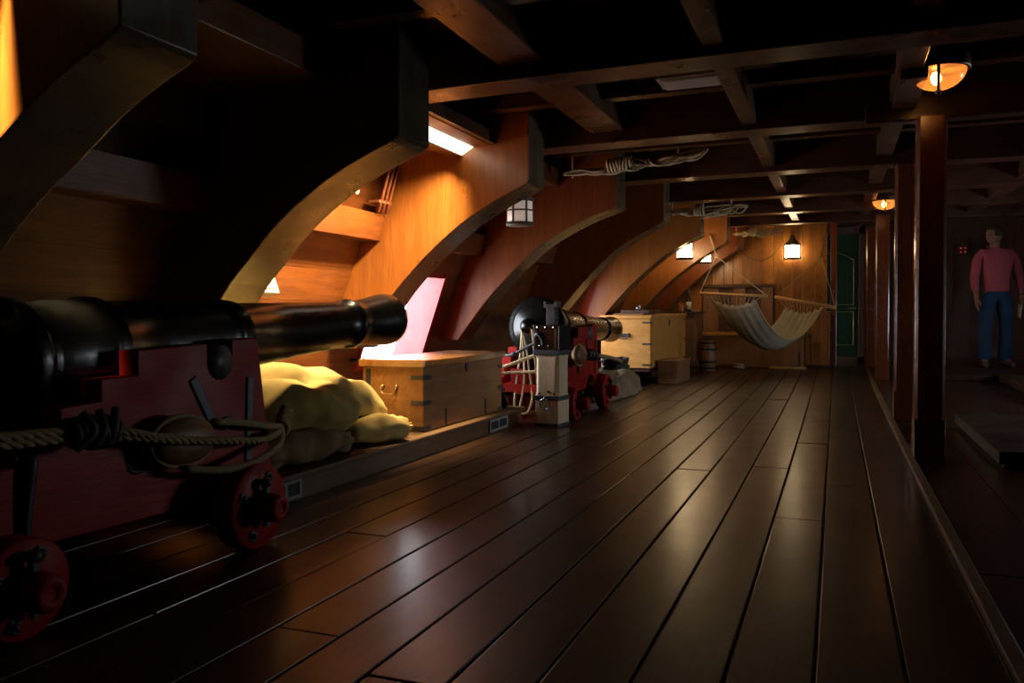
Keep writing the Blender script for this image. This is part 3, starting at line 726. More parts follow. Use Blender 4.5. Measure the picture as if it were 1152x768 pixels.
# ------------------------------------------------------------------ bitt in front of gun 2
t=thing('wooden_bitt',(-1.745,5.195,0),'pale weathered timber bitt with iron head in front of the second cannon','post')
rz=Matrix.Translation((-1.745,5.195,0))@Matrix.Rotation(-.14,4,'Z')@Matrix.Scale(.98,4)
def RB(): m=MB();m.M=rz;return m
w=.085
mb=RB()
sec=lambda a,c,z:[(-a+c,-a,z),(a-c,-a,z),(a,-a+c,z),(a,a-c,z),(a-c,a,z),(-a+c,a,z),(-a,a-c,z),(-a,-a+c,z)]
mb.grid([sec(w,.002,.02),sec(w,.002,.20),sec(w,.022,.225),sec(w,.022,.45),sec(w-.002,.002,.465),sec(w-.002,.002,.475)],False,True)
mb.add(sec(w,.002,.02),[list(range(8))]);mb.add(sec(w-.002,.002,.475),[list(range(8))])
mb.build('timber',M['grey'],t,bevel=.002)
mb=RB();mb.box(-w-.004,w+.004,-w-.004,w+.004,0,.022);mb.build('iron_shoe',M['strap'],t,bevel=.003)
mb=RB();mb.box(-w-.003,w+.003,-w-.004,-w,.175,.205);mb.box(w,w+.004,-w-.003,w+.003,.175,.205);mb.build('iron_band',M['strap'],t)
mb=RB();mb.torus((-.01,-w-.009,.150),.036,.0045,(0,1,.15));mb.torus((-.01,-w-.006,.19),.010,.004,(1,0,0));mb.build('iron_ring',M['steel'],t)
mb=RB();mb.box(-w-.012,w+.012,-w-.012,w+.012,.476,.512);mb.build('iron_collar',M['strap'],t,bevel=.006)
mb=RB();mb.box(-w,w,-w,w,.513,.668);mb.box(-w-.008,-w+.02,-w-.008,w+.008,.513,.675);mb.box(w-.02,w+.008,-w-.008,w+.008,.513,.675);mb.box(-w,w,-w-.008,-w+.01,.650,.676)
hd=mb.build('iron_head',M['iron'],t,bevel=.004)
for a,o_,z in((-.06,.008,.662),(0,.008,.662),(.06,.008,.662),(-.05,0,.54),(.02,0,.54)):
    mb=RB();mb.lathe([(0,.011),(.008,.009),(.011,0)],(a,-w-o_,z),(0,-1,0),10);mb.build('rivet',M['steel'],hd)
mb=RB();mb.prism([(-.03,.676),(.03,.676),(.028,.79),(.05,.795),(.05,.835),(.03,.832),(.028,.815),(-.03,.815),(-.032,.832),(-.05,.835),(-.05,.795),(-.03,.79)],'y',-.03,.03)
for q in range(4): mb.box(.027,.036,-.03,.03,.695+q*.024,.706+q*.024)
mb.build('pawl_bar',M['strap'],t,bevel=.003)
mb=RB()
mb.tube(smooth_path([(-.075,-w-.012,.60),(-.05,-w-.03,.62),(-.02,-w-.025,.58),(-.015,-w-.02,.54)],.01),.012,8);mb.build('hook',M['strap'],t)
# two round-headed studs in the timber
for a,z in((-.055,.222),(.055,.222),(.01,.235)):
    mb=RB();mb.lathe([(0,.009),(.004,.008),(.006,0)],(a,-w,z),(0,-1,0),10);mb.build('stud',M['strap'],t)
# iron handspike through the ropes
mb=MB();mb.tube(smooth_path([(-2.09,5.24,.455),(-2.04,5.22,.460),(-1.99,5.21,.482),(-1.89,5.19,.530),(-1.845,5.18,.545)],.02),[.006]+[.013]*4+[.012]*40 if False else .011,8)
mb.ball((-2.02,5.215,.466),.018,12,(1.4,1,1))
mb.build('iron_toggle',M['strap'],label='dark iron toggle bar sticking out left of the bitt head',cat='toggle')
# rope hanging from the breech knob
mb=MB()
mb.rope([(-2.07,5.50,.60),(-2.065,5.455,.625),(-2.035,5.40,.59),(-2.0,5.34,.45),(-1.985,5.31,.28),(-2.01,5.30,.12),(-2.03,5.30,.075),(-1.99,5.29,.055),(-1.95,5.29,.075),(-1.925,5.30,.17),(-1.95,5.32,.33),(-1.99,5.36,.5),(-2.04,5.42,.61),(-2.06,5.49,.60)],.008)
mb.rope([(-2.01,5.50,.60),(-1.985,5.46,.625),(-1.96,5.41,.58),(-1.925,5.36,.42),(-1.90,5.33,.26)],.008)
mb.rope([(-2.06,5.46,.60),(-2.035,5.36,.44),(-2.05,5.31,.22),(-2.055,5.30,.06)],.008)
mb.build('hanging_rope',M['paler'],label='pale looped rope hanging from the breech knob of the second cannon',cat='rope')
mb=MB()
mb.rope([(-2.45,5.32,.30),(-2.27,5.26,.335),(-2.12,5.26,.375),(-1.98,5.27,.425),(-1.86,5.27,.47)],.013)
mb.rope([(-2.45,5.33,.28),(-2.25,5.28,.315),(-2.08,5.285,.335),(-1.90,5.29,.345)],.011)
mb.build('breeching_rope',M['paler'],label='thick pale rope crossing behind the bitt over the red carriage steps',cat='rope')
mb=MB();mb.rope([(-2.13,5.185,.34),(-2.135,5.18,.26),(-2.13,5.185,.19)],.015);mb.build('rope_end',M['paler'],label='short whipped white rope end hanging before the red carriage steps',cat='rope')
# tackle of the second gun
t=thing('pulley_block',(-1.74,6.0,.40),'dark pulley block beside the iron head of the bitt on second carriage','pulley block','wooden pulley blocks on the gun tackles')
block(t,(-1.735,5.78,.435),1.05,(0,1,-.05))
mb=MB()
mb.rope([(-1.735,5.93,.435),(-1.72,6.10,.42),(-1.70,6.45,.385),(-1.70,6.85,.33),(-1.74,7.15,.27)],.017)
mb.build('tackle_rope',M['rope'],label='rope from the second carriage running down to the canvas heap',cat='rope')
mb=MB();rr=random.Random(4)
for q in range(7): mb.torus((-1.73,5.95+q*.03,.435-q*.003),.030+rr.uniform(-.006,.008),.012,(rr.uniform(-.3,.3),1,rr.uniform(-.5,.5)),14,6)
mb.build('rope_seizing',M['tar'],label='black seizing lashed on the rope beside the second carriage cheek',cat='lashing')
# crumpled canvas heap beyond the second gun
def heap(c,size,label,mat,seed,name='canvas_heap',cat='canvas'):
    mb=MB();rows=[];n=60;m=22
    for i in range(m+1):
        t=PI/2*i/m;row=[]
        for k in range(n):
            a=2*PI*k/n
            p=Vector((math.cos(a)*math.cos(t),math.sin(a)*math.cos(t),math.sin(t)))
            q=p*1.7+Vector((seed,seed*2,0))
            rdg=1-abs(noise.noise(Vector((q.x*1.2,q.y*3.2,q.z*2))))*2
            f=.84+.22*noise.noise(q)+.05*rdg+.03*noise.noise(q*4)
            row.append((c[0]+p.x*size[0]*f,c[1]+p.y*size[1]*f,max(c[2]+p.z*size[2]*f,c[2]+.003)))
        rows.append(row)
    mb.grid(rows,True,True);mb.add(rows[0],[list(range(n))]);
    return mb.build(name,M[mat],label=label,cat=cat)
heap((-1.86,7.35,0),(.21,.82,.28),'crumpled brown canvas heaped on the deck before the pine chest','tarp',2.3)
mb=MB();rr=random.Random(9)
for q in range(6):
    a=q*.9
    mb.rope([(-1.78+.10*math.cos(k*.52+a)+rr.uniform(-.015,.015),7.0+.13*math.sin(k*.52+a)+rr.uniform(-.015,.015),.265+q*.014+rr.uniform(-.006,.006)) for k in range(13)],.013)
mb.build('rope_coil',M['tar'],label='dark coil of rope lying on the canvas heap beyond the second wheel',cat='rope')

# ------------------------------------------------------------------ pine chest
t=thing('sea_chest',(-1.92,9.0,.13),'large pale pine chest with iron corner bands beyond the second cannon','chest','sea chests')
rc=Matrix.Translation((-1.735,8.25,0))@Matrix.Rotation(-math.atan2(.10,1.5),4,'Z')
def RC(): m=MB();m.M=rc;return m
W,Ln=.52,1.48;z0,z1=.165,.665
mb=RC();mb.box(-W,0,0,Ln,z0,z1);mb.build('body',M['pine'],t,bevel=.005)
mb=RC();mb.box(-W-.012,.014,-.016,Ln+.014,z1+.001,z1+.035);mb.build('lid',M['pine'],t,bevel=.006)
mb=RC();mb.box(-W+.02,-.02,.02,Ln-.02,.131,.165);mb.build('plinth',M['darkwood'],t)
for zc in(.20,.41,.625):
    mb=RC();mb.box(-.085,.003,-.003,0,zc-.009,zc+.009);mb.box(0,.003,-.003,.05,zc-.009,zc+.009);mb.build('corner_band',M['strap'],t)
    mb=RC();mb.box(0,.003,Ln-.09,Ln,zc-.009,zc+.009);mb.build('corner_band',M['strap'],t)
mb=RC();mb.prism([(.72,.64),(.77,.64),(.765,.60),(.745,.58),(.725,.60)],'x',0,.006);mb.build('hasp',M['strap'],t)
mb=RC();mb.M=rc;mb.box(-.335,-.215,-.004,0,.475,.515);bp=mb.build('handle_plate',M['strap'],t,bevel=.003)
c=rc@Vector((-.275,-.004,.497));n=(rc.to_3x3()@Vector((0,-1,0)))
bail(t,c,.045,.032,n,mat='strap')
# boards and small things on the chest
mb=RC();mb.box(-.42,-.10,.10,.55,z1+.036,z1+.052);mb.build('wooden_board',M['box'],bevel=.003,label='thin wooden board lying flat on top of the pine chest',cat='board')
mb=RC();mb.box(-.36,-.06,.16,.62,z1+.053,z1+.085);o=mb.build('dark_book',M['darkwood'],bevel=.004,label='dark closed book lying on the board on the pine chest',cat='book')
mb=RC();mb.lathe([(0,.03),(.015,.034),(.035,.03),(.05,.012),(.056,0)],(-.25,.42,z1+.086),(0,0,1),20);mb.build('small_bowl',M['steel'],label='small silvery lidded pot on the dark book',cat='pot')
# small box in front
t=thing('wooden_step',(-1.60,8.62,0),'low plain wooden box standing on the deck against the pine chest','box')
bx=Matrix.Translation((-1.572,8.66,0))@Matrix.Rotation(-.066,4,'Z')
mb=MB();mb.M=bx;mb.box(-.105,.105,-.26,.26,.002,.215);mb.build('body',M['box'],t,bevel=.004)
mb=MB();mb.M=bx;mb.box(-.112,.112,-.268,.268,.2155,.235);mb.build('top',M['box'],t,bevel=.004)
# ------------------------------------------------------------------ side cabinet with things on it
t=thing('side_cabinet',(-1.78,10.2,.13),'plain wooden cabinet with dark top beyond the pine chest','cabinet')
mb=MB();mb.box(-1.95,-1.565,9.95,10.55,.131,.685);mb.build('body',M['box'],t,bevel=.004)
mb=MB();mb.box(-2.0,-1.53,9.90,10.58,.686,.708);mb.build('top',M['darkwood'],t,bevel=.004)
mb=MB();mb.lathe([(0,.042),(.005,.047),(.06,.046),(.085,.044),(.10,.047),(.105,.047),(.105,.040),(.02,.038)],(-1.735,10.05,.709),(0,0,1),24);mb.torus((-1.69,10.05,.76),.024,.006,(0,1,0));mb.build('clay_mug',M['clay'],label='orange clay mug on the cabinet top beside the bottle',cat='mug')
t2=thing('bottle',(-1.645,10.0,.709),'slim dark bottle with white label standing on the cabinet','bottle')
mb=MB();mb.lathe([(0,.026),(.005,.029),(.13,.029),(.16,.022),(.19,.011),(.255,.010),(.262,.012),(.27,.012)],(-1.645,10.0,.709),(0,0,1),20);mb.build('glass_body',M['bottle'],t2)
mb=MB();mb.lathe([(.03,.0295),(.125,.0295)],(-1.645,10.0,.709),(0,0,1),20);mb.build('label',M['paper'],t2)
mb=MB();mb.lathe([(.262,.0125),(.285,.0115)],(-1.645,10.0,.709),(0,0,1),12);mb.build('cork',M['box'],t2)
mb=MB();mb.lathe([(0,.022),(.012,.05),(.016,.052),(.018,.05),(.006,.02)],(-1.575,10.02,.709),(0,0,1),24);mb.build('pewter_plate',M['paper'],label='small pale dish at the right end of the cabinet top',cat='dish')
mb=MB();mb.ball((-1.575,10.02,.733),.02,12);mb.build('bread_roll',M['clay'],label='small brown bread roll lying on the pale dish',cat='bread')
# ------------------------------------------------------------------ cask
t=thing('wooden_cask',(-1.44,10.15,0),'small staved cask with dark hoops standing on deck before the bench','barrel')
N=18;cx,cy=-1.44,10.15
def cr(z): return .085+.024*math.sin(PI*(z/.36))
rows=[]
mb=MB()
for k in range(N):
    a0=2*PI*k/N+.02;a1=2*PI*(k+1)/N-.02;col=[]
    for j in range(9):
        z=.002+.36*j/8;r=cr(z)
        col.append([(cx+r*math.cos(a),cy+r*math.sin(a),z) for a in(a0,(a0+a1)/2,a1)])
    mb.grid(col,False)
mb.lathe([(.004,.07),(.004,.088),(.35,.088),(.35,.0)],(cx,cy,0),(0,0,1),24,False)
mb.build('staves',M['box'],t)
for z in(.025,.10,.25,.325):
    mb=MB();mb.lathe([(z,cr(z)+.003),(z+.026,cr(z+.026)+.003),(z+.026,cr(z+.026)-.004),(z,cr(z)-.004),(z,cr(z)+.003)],(cx,cy,0),(0,0,1),28);mb.build('hoop',M['strap'],t)
# ------------------------------------------------------------------ bench / berth at the far end
t=thing('box_bench',(-1.05,10.8,0),'long low box bench with plank backboard against the far bulkhead','bench')
mb=MB();mb.box(-1.74,-.37,10.72,11.12,.004,.40);mb.build('box',M['box'],t,bevel=.004)
mb=MB();mb.box(-1.77,-.366,10.70,11.14,.401,.43);mb.build('lid',M['pine'],t,bevel=.004)
for x in(-.42,):
    mb=MB();mb.box(x-.012,x+.012,10.714,10.72,.02,.20);mb.box(x-.08,x+.012,10.714,10.72,.02,.04);mb.build('hinge_strap',M['strap'],t)
mb=MB();mb.box(-1.66,-.72,11.06,11.09,1.005,1.045);mb.build('top_rail',M['darkwood'],t,bevel=.004)
for a,b in((-1.63,-1.44),(-1.25,-1.10),(-.90,-.76)):
    mb=MB();mb.box(a,b,11.085,11.115,.431,1.005);mb.build('back_board',M['box'],t,bevel=.003)
mb=MB();mb.box(-1.66,-.74,11.12,11.145,.431,1.0);mb.build('back_panel',M['darkwood'],t)
t=thing('plank_locker',(-.22,11.0,0),'low locker of upright planks at right of the bench under hammock end','locker')
for k in range(3):
    mb=MB();a=-.36+k*.095;mb.box(a,a+.092,10.95,11.13,.03,.66);mb.build('plank',M['panel'],t,bevel=.003)
mb=MB();mb.box(-.362,-.08,10.96,11.12,.004,.03);mb.build('plinth',M['darkwood'],t)
mb=MB();mb.lathe([(0,.018),(.02,.022),(.03,.015),(.034,0)],(-.30,10.95,.40),(0,-1,0),12);mb.build('knob',M['strap'],t)
mb=MB();mb.M=Matrix.Translation((-.55,10.6,0))@Matrix.Rotation(.12,4,'Z');mb.box(-.21,.21,-.05,.05,.002,.03)
mb.build('loose_board',M['spar'],bevel=.004,label='short loose board lying on the deck in front of the bench',cat='board')
mb=MB();rr=random.Random(2)
for q in range(3): mb.torus((-1.13,10.55,.015+q*.018),.075-q*.008,.012,(rr.uniform(-.1,.1),rr.uniform(-.1,.1),1),24,6)
mb.build('rope_coil',M['rope'],label='small coil of rope on the deck beside the cask',cat='rope')

# ------------------------------------------------------------------ hammock
t=thing('hammock',(-.75,9.9,.34),'grey canvas hammock slung between two wooden spreader bars','hammock')
a0,a1=Vector((-1.487,9.8,.926)),Vector((-.703,9.4,.884))
b0,b1=Vector((-.696,10.55,.876)),Vector((-.011,10.1,.746))
mb=MB();mb.tube([a0,a1],.0165,10);mb.build('spreader_bar',M['spar'],t)
mb=MB();mb.tube([b0,b1],.0195,10);mb.build('spreader_bar',M['spar'],t)
A0,A1=a0.lerp(a1,.13)+Vector((.03,.02,-.06)),a0.lerp(a1,.86)+Vector((-.02,.03,-.05))
B0,B1=b0.lerp(b1,.19)+Vector((0,-.04,-.10)),b0.lerp(b1,.80)+Vector((0,-.04,-.02))
rows=[];ns=40;nt=36
for i in range(ns+1):
    s=i/ns;row=[]
    for k in range(nt+1):
        q=k/nt
        p=A0.lerp(A1,q).lerp(B0.lerp(B1,q),s)
        belly=4*s*(1-s)
        cr_=math.sin(PI*q)
        end=abs(s-.5)*2
        dz=-.40*belly-.13*belly*cr_-.07*cr_*(1-belly)
        dz+=.012*math.sin(q*PI*13)*end**1.5
        c=A0.lerp(A1,.5).lerp(B0.lerp(B1,.5),s)
        p=c+(p-c)*(1-.05*belly)
        row.append((p.x,p.y,p.z+dz))
    rows.append(row)
mb=MB();mb.grid(rows,True);cv=mb.build('canvas',M['canvas'],t,solid=.004)
mb=MB()
mb.tube([rows[i][0] for i in range(ns+1)],.007,6);mb.tube([rows[i][nt] for i in range(ns+1)],.007,6);mb.build('hem',M['paler'],cv)
for i,(e0,e1,row) in enumerate(((a0,a1,rows[0]),(b0,b1,rows[-1]))):
    mb=MB()
    for k in range(0,nt+1,3):
        f=k/nt; tip=e0.lerp(e1,.04+.92*f) if k in(0,nt-nt%3,nt) else e0.lerp(e1,.10+.8*f)
        mb.tube([row[k],tip],.0035,5)
    mb.build('lashing_cords',M['paler'],t)
mb=MB()
k1=Vector((-1.283,9.7,1.349));h1=Vector((-1.37,9.77,1.60))
mb.rope([h1,k1],.009);mb.rope([k1,a0],.0065);mb.rope([k1,a1],.0065)
mb.torus(k1,.018,.006,(0,1,0));mb.build('sling_rope',M['paler'],t)
mb=MB()
k2=Vector((-.17,10.30,1.325));h2=Vector((-.09,10.25,1.705))
mb.rope([k2,b0],.006);mb.rope([k2,b1],.006);mb.torus(k2,.016,.005,(0,1,0));mb.build('sling_rope',M['rope'],t)
mb=MB()
for q in range(12):
    c=k2.lerp(h2,(q+.5)/12);ax=(1,0,0) if q%2 else (0,1,0)
    mb.torus(c,.017,.004,ax,12,5)
mb.build('hook_chain',M['strap'],t)
# slack line between the ribs and the far lantern
mb=MB();mb.tube(sag((-1.22,10.80,1.60),(-.66,11.02,1.52),.22,16),.005,6);mb.build('slack_line',M['tar'],label='thin dark line hanging slack across the far bulkhead',cat='line')

# ------------------------------------------------------------------ lanterns
def lantern(c,r,h,label,lit=None,square=False,chain=.1):
    """c: centre of the base plate"""
    t=thing('ship_lantern',c,label,'lantern','ship lanterns')
    c=Vector(c);n=4 if square else 28;r_=r*(1.25 if square else 1)
    pane=M['pane'] if lit is None else M[lit]
    mb=MB();mb.lathe([(0,.0),(0,r_*1.04),(.012,r_*1.06),(.022,r_*1.0),(.022,0)],c,(0,0,1),n,not square);mb.build('base',M['lanternframe'],t)
    mb=MB();mb.lathe([(.022,r_*.95),(h,r_*.92)],c,(0,0,1),n,not square);mb.build('panes',pane,t)
    mb=MB();m=4 if square else 6
    for k in range(m):
        a=2*PI*k/m+(0 if square else .35)
        d=Vector((math.cos(a),math.sin(a),0))
        if square: d=Vector((math.cos(a+0),math.sin(a+0),0))
        mb.bar(c+d*r_*.955+Vector((0,0,.02)),c+d*r_*.935+Vector((0,0,h)),.012,.012,up=d)
        if square:
            d2=Vector((math.cos(a+PI/4),math.sin(a+PI/4),0))
            mb.bar(c+d2*r_*.68+Vector((0,0,.02)),c+d2*r_*.66+Vector((0,0,h)),.008,.006,up=d2)
    if square:
        pts=[c+Vector((math.cos(2*PI*k/4),math.sin(2*PI*k/4),0))*r_*.955+Vector((0,0,h*.55)) for k in range(4)]
        for k in range(4): mb.bar(pts[k],pts[(k+1)%4],.006,.008)
    else: mb.torus(c+Vector((0,0,h*.60)),r_*.955,.006,(0,0,1),28,6)
    mb.torus(c+Vector((0,0,h)),r_*.95,.007,(0,0,1),28,6) if not square else None
    mb.build('frame_bars',M['lanternframe'],t)
    mb=MB();mb.lathe([(h,r_*1.04),(h+.012,r_*1.06),(h+.02,r_*.95),(h+.06,r_*.55),(h+.075,r_*.35),(h+.10,r_*.33),(h+.105,r_*.42),(h+.125,r_*.2),(h+.135,0)],c,(0,0,1),n if not square else 4,not square);mb.build('roof',M['lanternframe'],t)
    mb=MB();mb.torus(c+Vector((0,0,h+.155)),.022,.004,(0,1,0));mb.tube([c+Vector((0,0,h+.175)),c+Vector((0,0,h+.175+chain))],.004,6);mb.build('hanger',M['strap'],t)
    return t
lantern((-1.975,5.2,1.325),.090,.165,'unlit drum lantern with frosted panes given a faint glow, hanging before the dark red hull rib','daylitpane',chain=.12)
lantern((-1.575,9.28,1.30),.088,.20,'glowing lantern hung before the orange rib, nearer of the two by the ribs','lanternlit',chain=.1)
lantern((-1.52,10.35,1.295),.085,.19,'glowing lantern hung deeper among the ribs, before the farthest red rib','lanternlit',chain=.1)
t=lantern((-.522,10.98,1.345),.078,.175,'glowing square lantern on the far bulkhead above the hammock','lanternlit2',square=True,chain=.05)
# half-bowl deck lamps
def bowl_lamp(c,r,label):
    t=thing('bowl_lamp',c,label,'ceiling lamp','half bowl deck lamps')
    c=Vector(c)
    mb=MB();mb.lathe([(.0,r*1.02),(.0,r*1.10),(.02,r*1.12),(.05,r*1.10),(.075,r*.9),(.09,r*.7),(.09,0)],c,(0,0,1),40);mb.build('housing',M['bronze'],t)
    mb=MB();mb.lathe([(-r*.78*math.sin(a*PI/20),r*math.cos(a*PI/20)) for a in range(0,11)],c,(0,0,1),40);mb.build('glass_bowl',M['bowl'],t)
    mb=MB();mb.lathe([(-.005,.0),(-.012,.016),(-.03,.022),(-.048,.020),(-.06,.012),(-.066,0)],c+Vector((-.01,0,.0)),(0,0,1),16);mb.build('bulb',M['bulb'],t)
    mb=MB();cam_d=Vector((-c.x,-c.y,0)).normalized()
    pts=[c+cam_d*math.cos(a)*r*1.05+Vector((0,0,-math.sin(a)*r*.83)) for a in [PI*k/20 for k in range(0,21)]]
    mb.tube(pts,.007,6)
    mb.torus(c+Vector((0,0,.006)),r*1.04,.012,(0,0,1),40,8);mb.ball(c+Vector((0,0,-r*.84)),.014,12);mb.build('guard',M['bronze'],t)
bowl_lamp((.41,4.10,1.795),.112,'large glowing half bowl lamp overhead at the nearest post')
bowl_lamp((.425,8.70,1.775),.112,'glowing half bowl lamp farther off, above the third post')
mb=MB();mb.box(.27,.55,4.0,4.2,1.885,1.958);mb.box(.28,.57,8.61,8.79,1.865,1.958)
mb.build('trim_11',M['carling'],bevel=.005,kind='structure',label='wooden mounting pads of the two bowl lamps',cat='trim')
t=thing('bulkhead_lamp',(1.60,10.4,1.68),'small unlit white lamp overhead beside the standing man','ceiling lamp')
mb=MB();mb.lathe([(0,.06),(.02,.062),(.03,.05)],(1.60,10.35,1.77),(0,0,1),20);mb.build('housing',M['bronze'],t)
mb=MB();mb.lathe([(-.055*math.sin(a*PI/16),.056*math.cos(a*PI/16)) for a in range(9)],(1.60,10.35,1.77),(0,0,1),20);mb.build('glass_bowl',M['white'],t)
# ------------------------------------------------------------------ small fixtures on the hull
t=thing('pipe_run',(-2.50,4.24,1.33),'three thin reddish pipes running up beside the orange hull rib','pipe')
for q in range(3):
    mb=MB();y=4.315-q*.045;mb.tube([(wallx(y,1.33)+.115-.0,y,1.33),(wallx(y,1.66)+.06,y,1.665)],.010,10);mb.build('pipe',M['copper'],t)
mb=MB();mb.box(-2.53,-2.46,4.195,4.335,1.385,1.40);mb.build('pipe_clip',M['copper'],t)
t=thing('spot_lamp',(-2.55,4.02,1.42),'tiny round spot lamp on the hull boards by the pipes','lamp')
mb=MB();mb.cyl((-2.56,4.02,1.44),(-2.49,4.0,1.42),.016);mb.build('barrel',M['tar'],t)
mb=MB();mb.lathe([(0,.017),(.006,.015),(.008,0)],(-2.49,4.0,1.42),(.07,-.02,-.02),14);mb.build('lens',M['white'],t)
t=thing('junction_box',(-2.72,3.47,.85),'small cream switch box on the hull under the near rib edge','switch')
n=Matrix.Translation((-2.735,3.48,.90))@Matrix.Rotation(-.37,4,'Y')
mb=MB();mb.M=n;mb.box(-.01,.05,-.06,.06,-.075,.075);mb.build('case',M['white'],t,bevel=.006)
mb=MB();mb.M=n;mb.box(.05,.058,-.045,.045,-.055,-.01);mb.box(.05,.056,-.045,.045,.01,.05);mb.build('cover',M['paper'],t,bevel=.002)
# second bay dark pipe
mb=MB();mb.tube(smooth_path([(wallx(8.3,z)+.018,8.3+dy_,z) for z,dy_ in((.66,.0),(.82,.0),(.98,.02),(1.10,.03),(1.17,.04))],.04),.009,8);mb.build('rope_tail',M['tar'],label='thin dark line running up the hull behind the brown rib',cat='line')
# ring bolt by the near port
t=thing('ring_bolt',(-2.72,4.66,.43),'iron ring bolt on the hull at the near edge of the gunport','ring bolt')
mb=MB();mb.cyl((-2.98,4.64,.44),(-2.86,4.64,.44),.012);mb.build('bolt',M['strap'],t)
mb=MB();mb.torus((-2.84,4.65,.42),.032,.008,(.2,1,.2));mb.build('ring',M['strap'],t)
# overhead fluorescent-like box and lit panel
t=thing('overhead_box_light',(-.63,3.92,1.80),'grey unlit box light between beams overhead near the top','ceiling light')
mb=MB();mb.box(-.79,-.49,3.84,4.04,1.815,1.86);mb.build('case',M['ventgrey'],t,bevel=.006)
mb=MB();mb.box(-.77,-.51,3.86,4.02,1.805,1.815);mb.build('cover',M['pane'],t,bevel=.004)
mb=MB();mb.box(-.67,-.61,3.92,3.96,1.86,1.955);mb.build('bracket',M['strap'],t)

# ------------------------------------------------------------------ rope bundles under the deckhead
def bundle(p,q,label,seed,loops=8,top=None):
    rr=random.Random(seed);p=Vector(p);q=Vector(q);d=q-p;mb=MB()
    for k in range(6):
        pts=[]
        for i in range(9):
            f=i/8; w=.035*math.sin(PI*f)**.6*(1+.5*f)
            pts.append(p+d*f+Vector((0,rr.uniform(-1,1)*w,rr.uniform(-1,1)*w-.02*math.sin(PI*f))))
        pts[0]=p+Vector((0,0,rr.uniform(-.005,.005)))
        mb.rope(pts,.0085)
    L=d.length;ax=d.normalized()
    for f in(.06,.80):
        c=p+d*f;mb.rope([c+Vector((0,.02,-.03)),c+Vector((0,.035,0)),c+Vector((0,.02,.05)),Vector((c.x,c.y+.01,top or CEIL-.004))],.007)
    for k in range(loops): mb.torus(p+d*.42+ax*(k-loops/2)*.022,.045,.010,ax+Vector((rr.uniform(-.1,.1),0,rr.uniform(-.2,.2))),18,6)
    for k in range(3):
        c=p+d*(.60+.1*k);mb.rope([c,c+d*.06+Vector((0,-.02,-.05)),c+d*.14+Vector((0,-.03,-.055)),c+d*.2+Vector((0,0,.0))],.008)
    return mb.build('rope_bundle',M['paler'],label=label,cat='rope',group='rope bundles lashed under the deckhead')
bundle((-1.80,5.60,1.715),(-.80,5.60,1.815),'nearest lashed rope bundle under the deckhead above the drum lantern',1)
bundle((-1.42,7.5,1.635),(-.73,7.5,1.655),'middle lashed rope bundle under the deckhead with a big round turn',2,4,BEAMZ+.004)
bundle((-1.19,10.5,1.655),(-.60,10.5,1.685),'farthest rope bundle under the deckhead above the lit square lantern',3,3)

# ------------------------------------------------------------------ right side: platforms
mb=MB();mb.box(.73,1.9,4.42,5.85,.006,.032);mb.box(.70,1.95,4.36,5.9,.0325,.092)
mb.build('hatch_platform',M['deckdark'],bevel=.006,label='low raised wooden hatch platform on the deck at the right edge',cat='platform')
mb=MB();mb.box(.62,3.1,9.4,12.0,.005,.07,ny=4)
mb.build('trim_12',M['floor'],bevel=.008,kind='structure',label='low raised deck the man stands on',cat='platform')
mb=MB();mb.box(1.50,1.62,7.4,9.39,.005,.09)
mb.build('trim_13',M['deckdark'],bevel=.02,kind='structure',label='rounded coaming timber on the deck in front of the man',cat='trim')
# red pilot light box on the wall by the man
t=thing('mounted_alarm_box',(1.45,11.55,1.45),'small dark box with red lights on the wall beside the man','alarm box')
mb=MB();mb.box(1.44,1.56,12.0,12.059,1.36,1.56);mb.build('case',M['darkwood'],t,bevel=.004)
mb=MB()
for a in(0,1):
    for b in(0,1): mb.ball((1.475+a*.05,12.0,1.42+b*.05),.010,10)
mb.build('pilot_lamps',M['redlight'],t)

# ------------------------------------------------------------------ the man
def skinned(name,joints,edges_,mat,parent,root=0,lv=2,post=None):
    """continuous body from a joint skeleton: joints name -> (x,y,z,rx,ry)"""
    keys=list(joints);idx={k:i for i,k in enumerate(keys)}
    me=bpy.data.meshes.new(name);me.from_pydata([joints[k][:3] for k in keys],[(idx[a],idx[b]) for a,b in edges_],[])
    o=bpy.data.objects.new(name,me);C.objects.link(o)
    sk=o.modifiers.new('skin','SKIN');sk.use_smooth_shade=True
    if not me.skin_vertices: 
        bm=bmesh.new();bm.from_mesh(me);bm.verts.layers.skin.verify();bm.to_mesh(me);bm.free()
    for k,v in joints.items():
        d=me.skin_vertices[0].data[idx[k]];d.radius=(v[3],v[4]);d.use_root=(keys[root]==k)
    sb=o.modifiers.new('sub','SUBSURF');sb.levels=sb.render_levels=lv
    dg=bpy.context.evaluated_depsgraph_get();dg.update()
    ev=o.evaluated_get(dg);m2=bpy.data.meshes.new_from_object(ev)
    bpy.data.objects.remove(o);bpy.data.meshes.remove(me)
    mb=MB();mb.add([v.co.copy() for v in m2.vertices],[list(p.vertices) for p in m2.polygons],True)
    bpy.data.meshes.remove(m2)
    return mb
HX,HY,HZ=1.66,10.63,.07
S=1.58/1.75
man=thing('person',(HX,HY,HZ),'person in pink shirt and blue jeans standing looking to the left','person')
TR=Matrix.Translation((HX,HY,HZ))@Matrix.Rotation(.18,4,'Z')@Matrix.Scale(S,4)
def place(mb): 
    mb.v=[TR@v for v in mb.v]; return mb
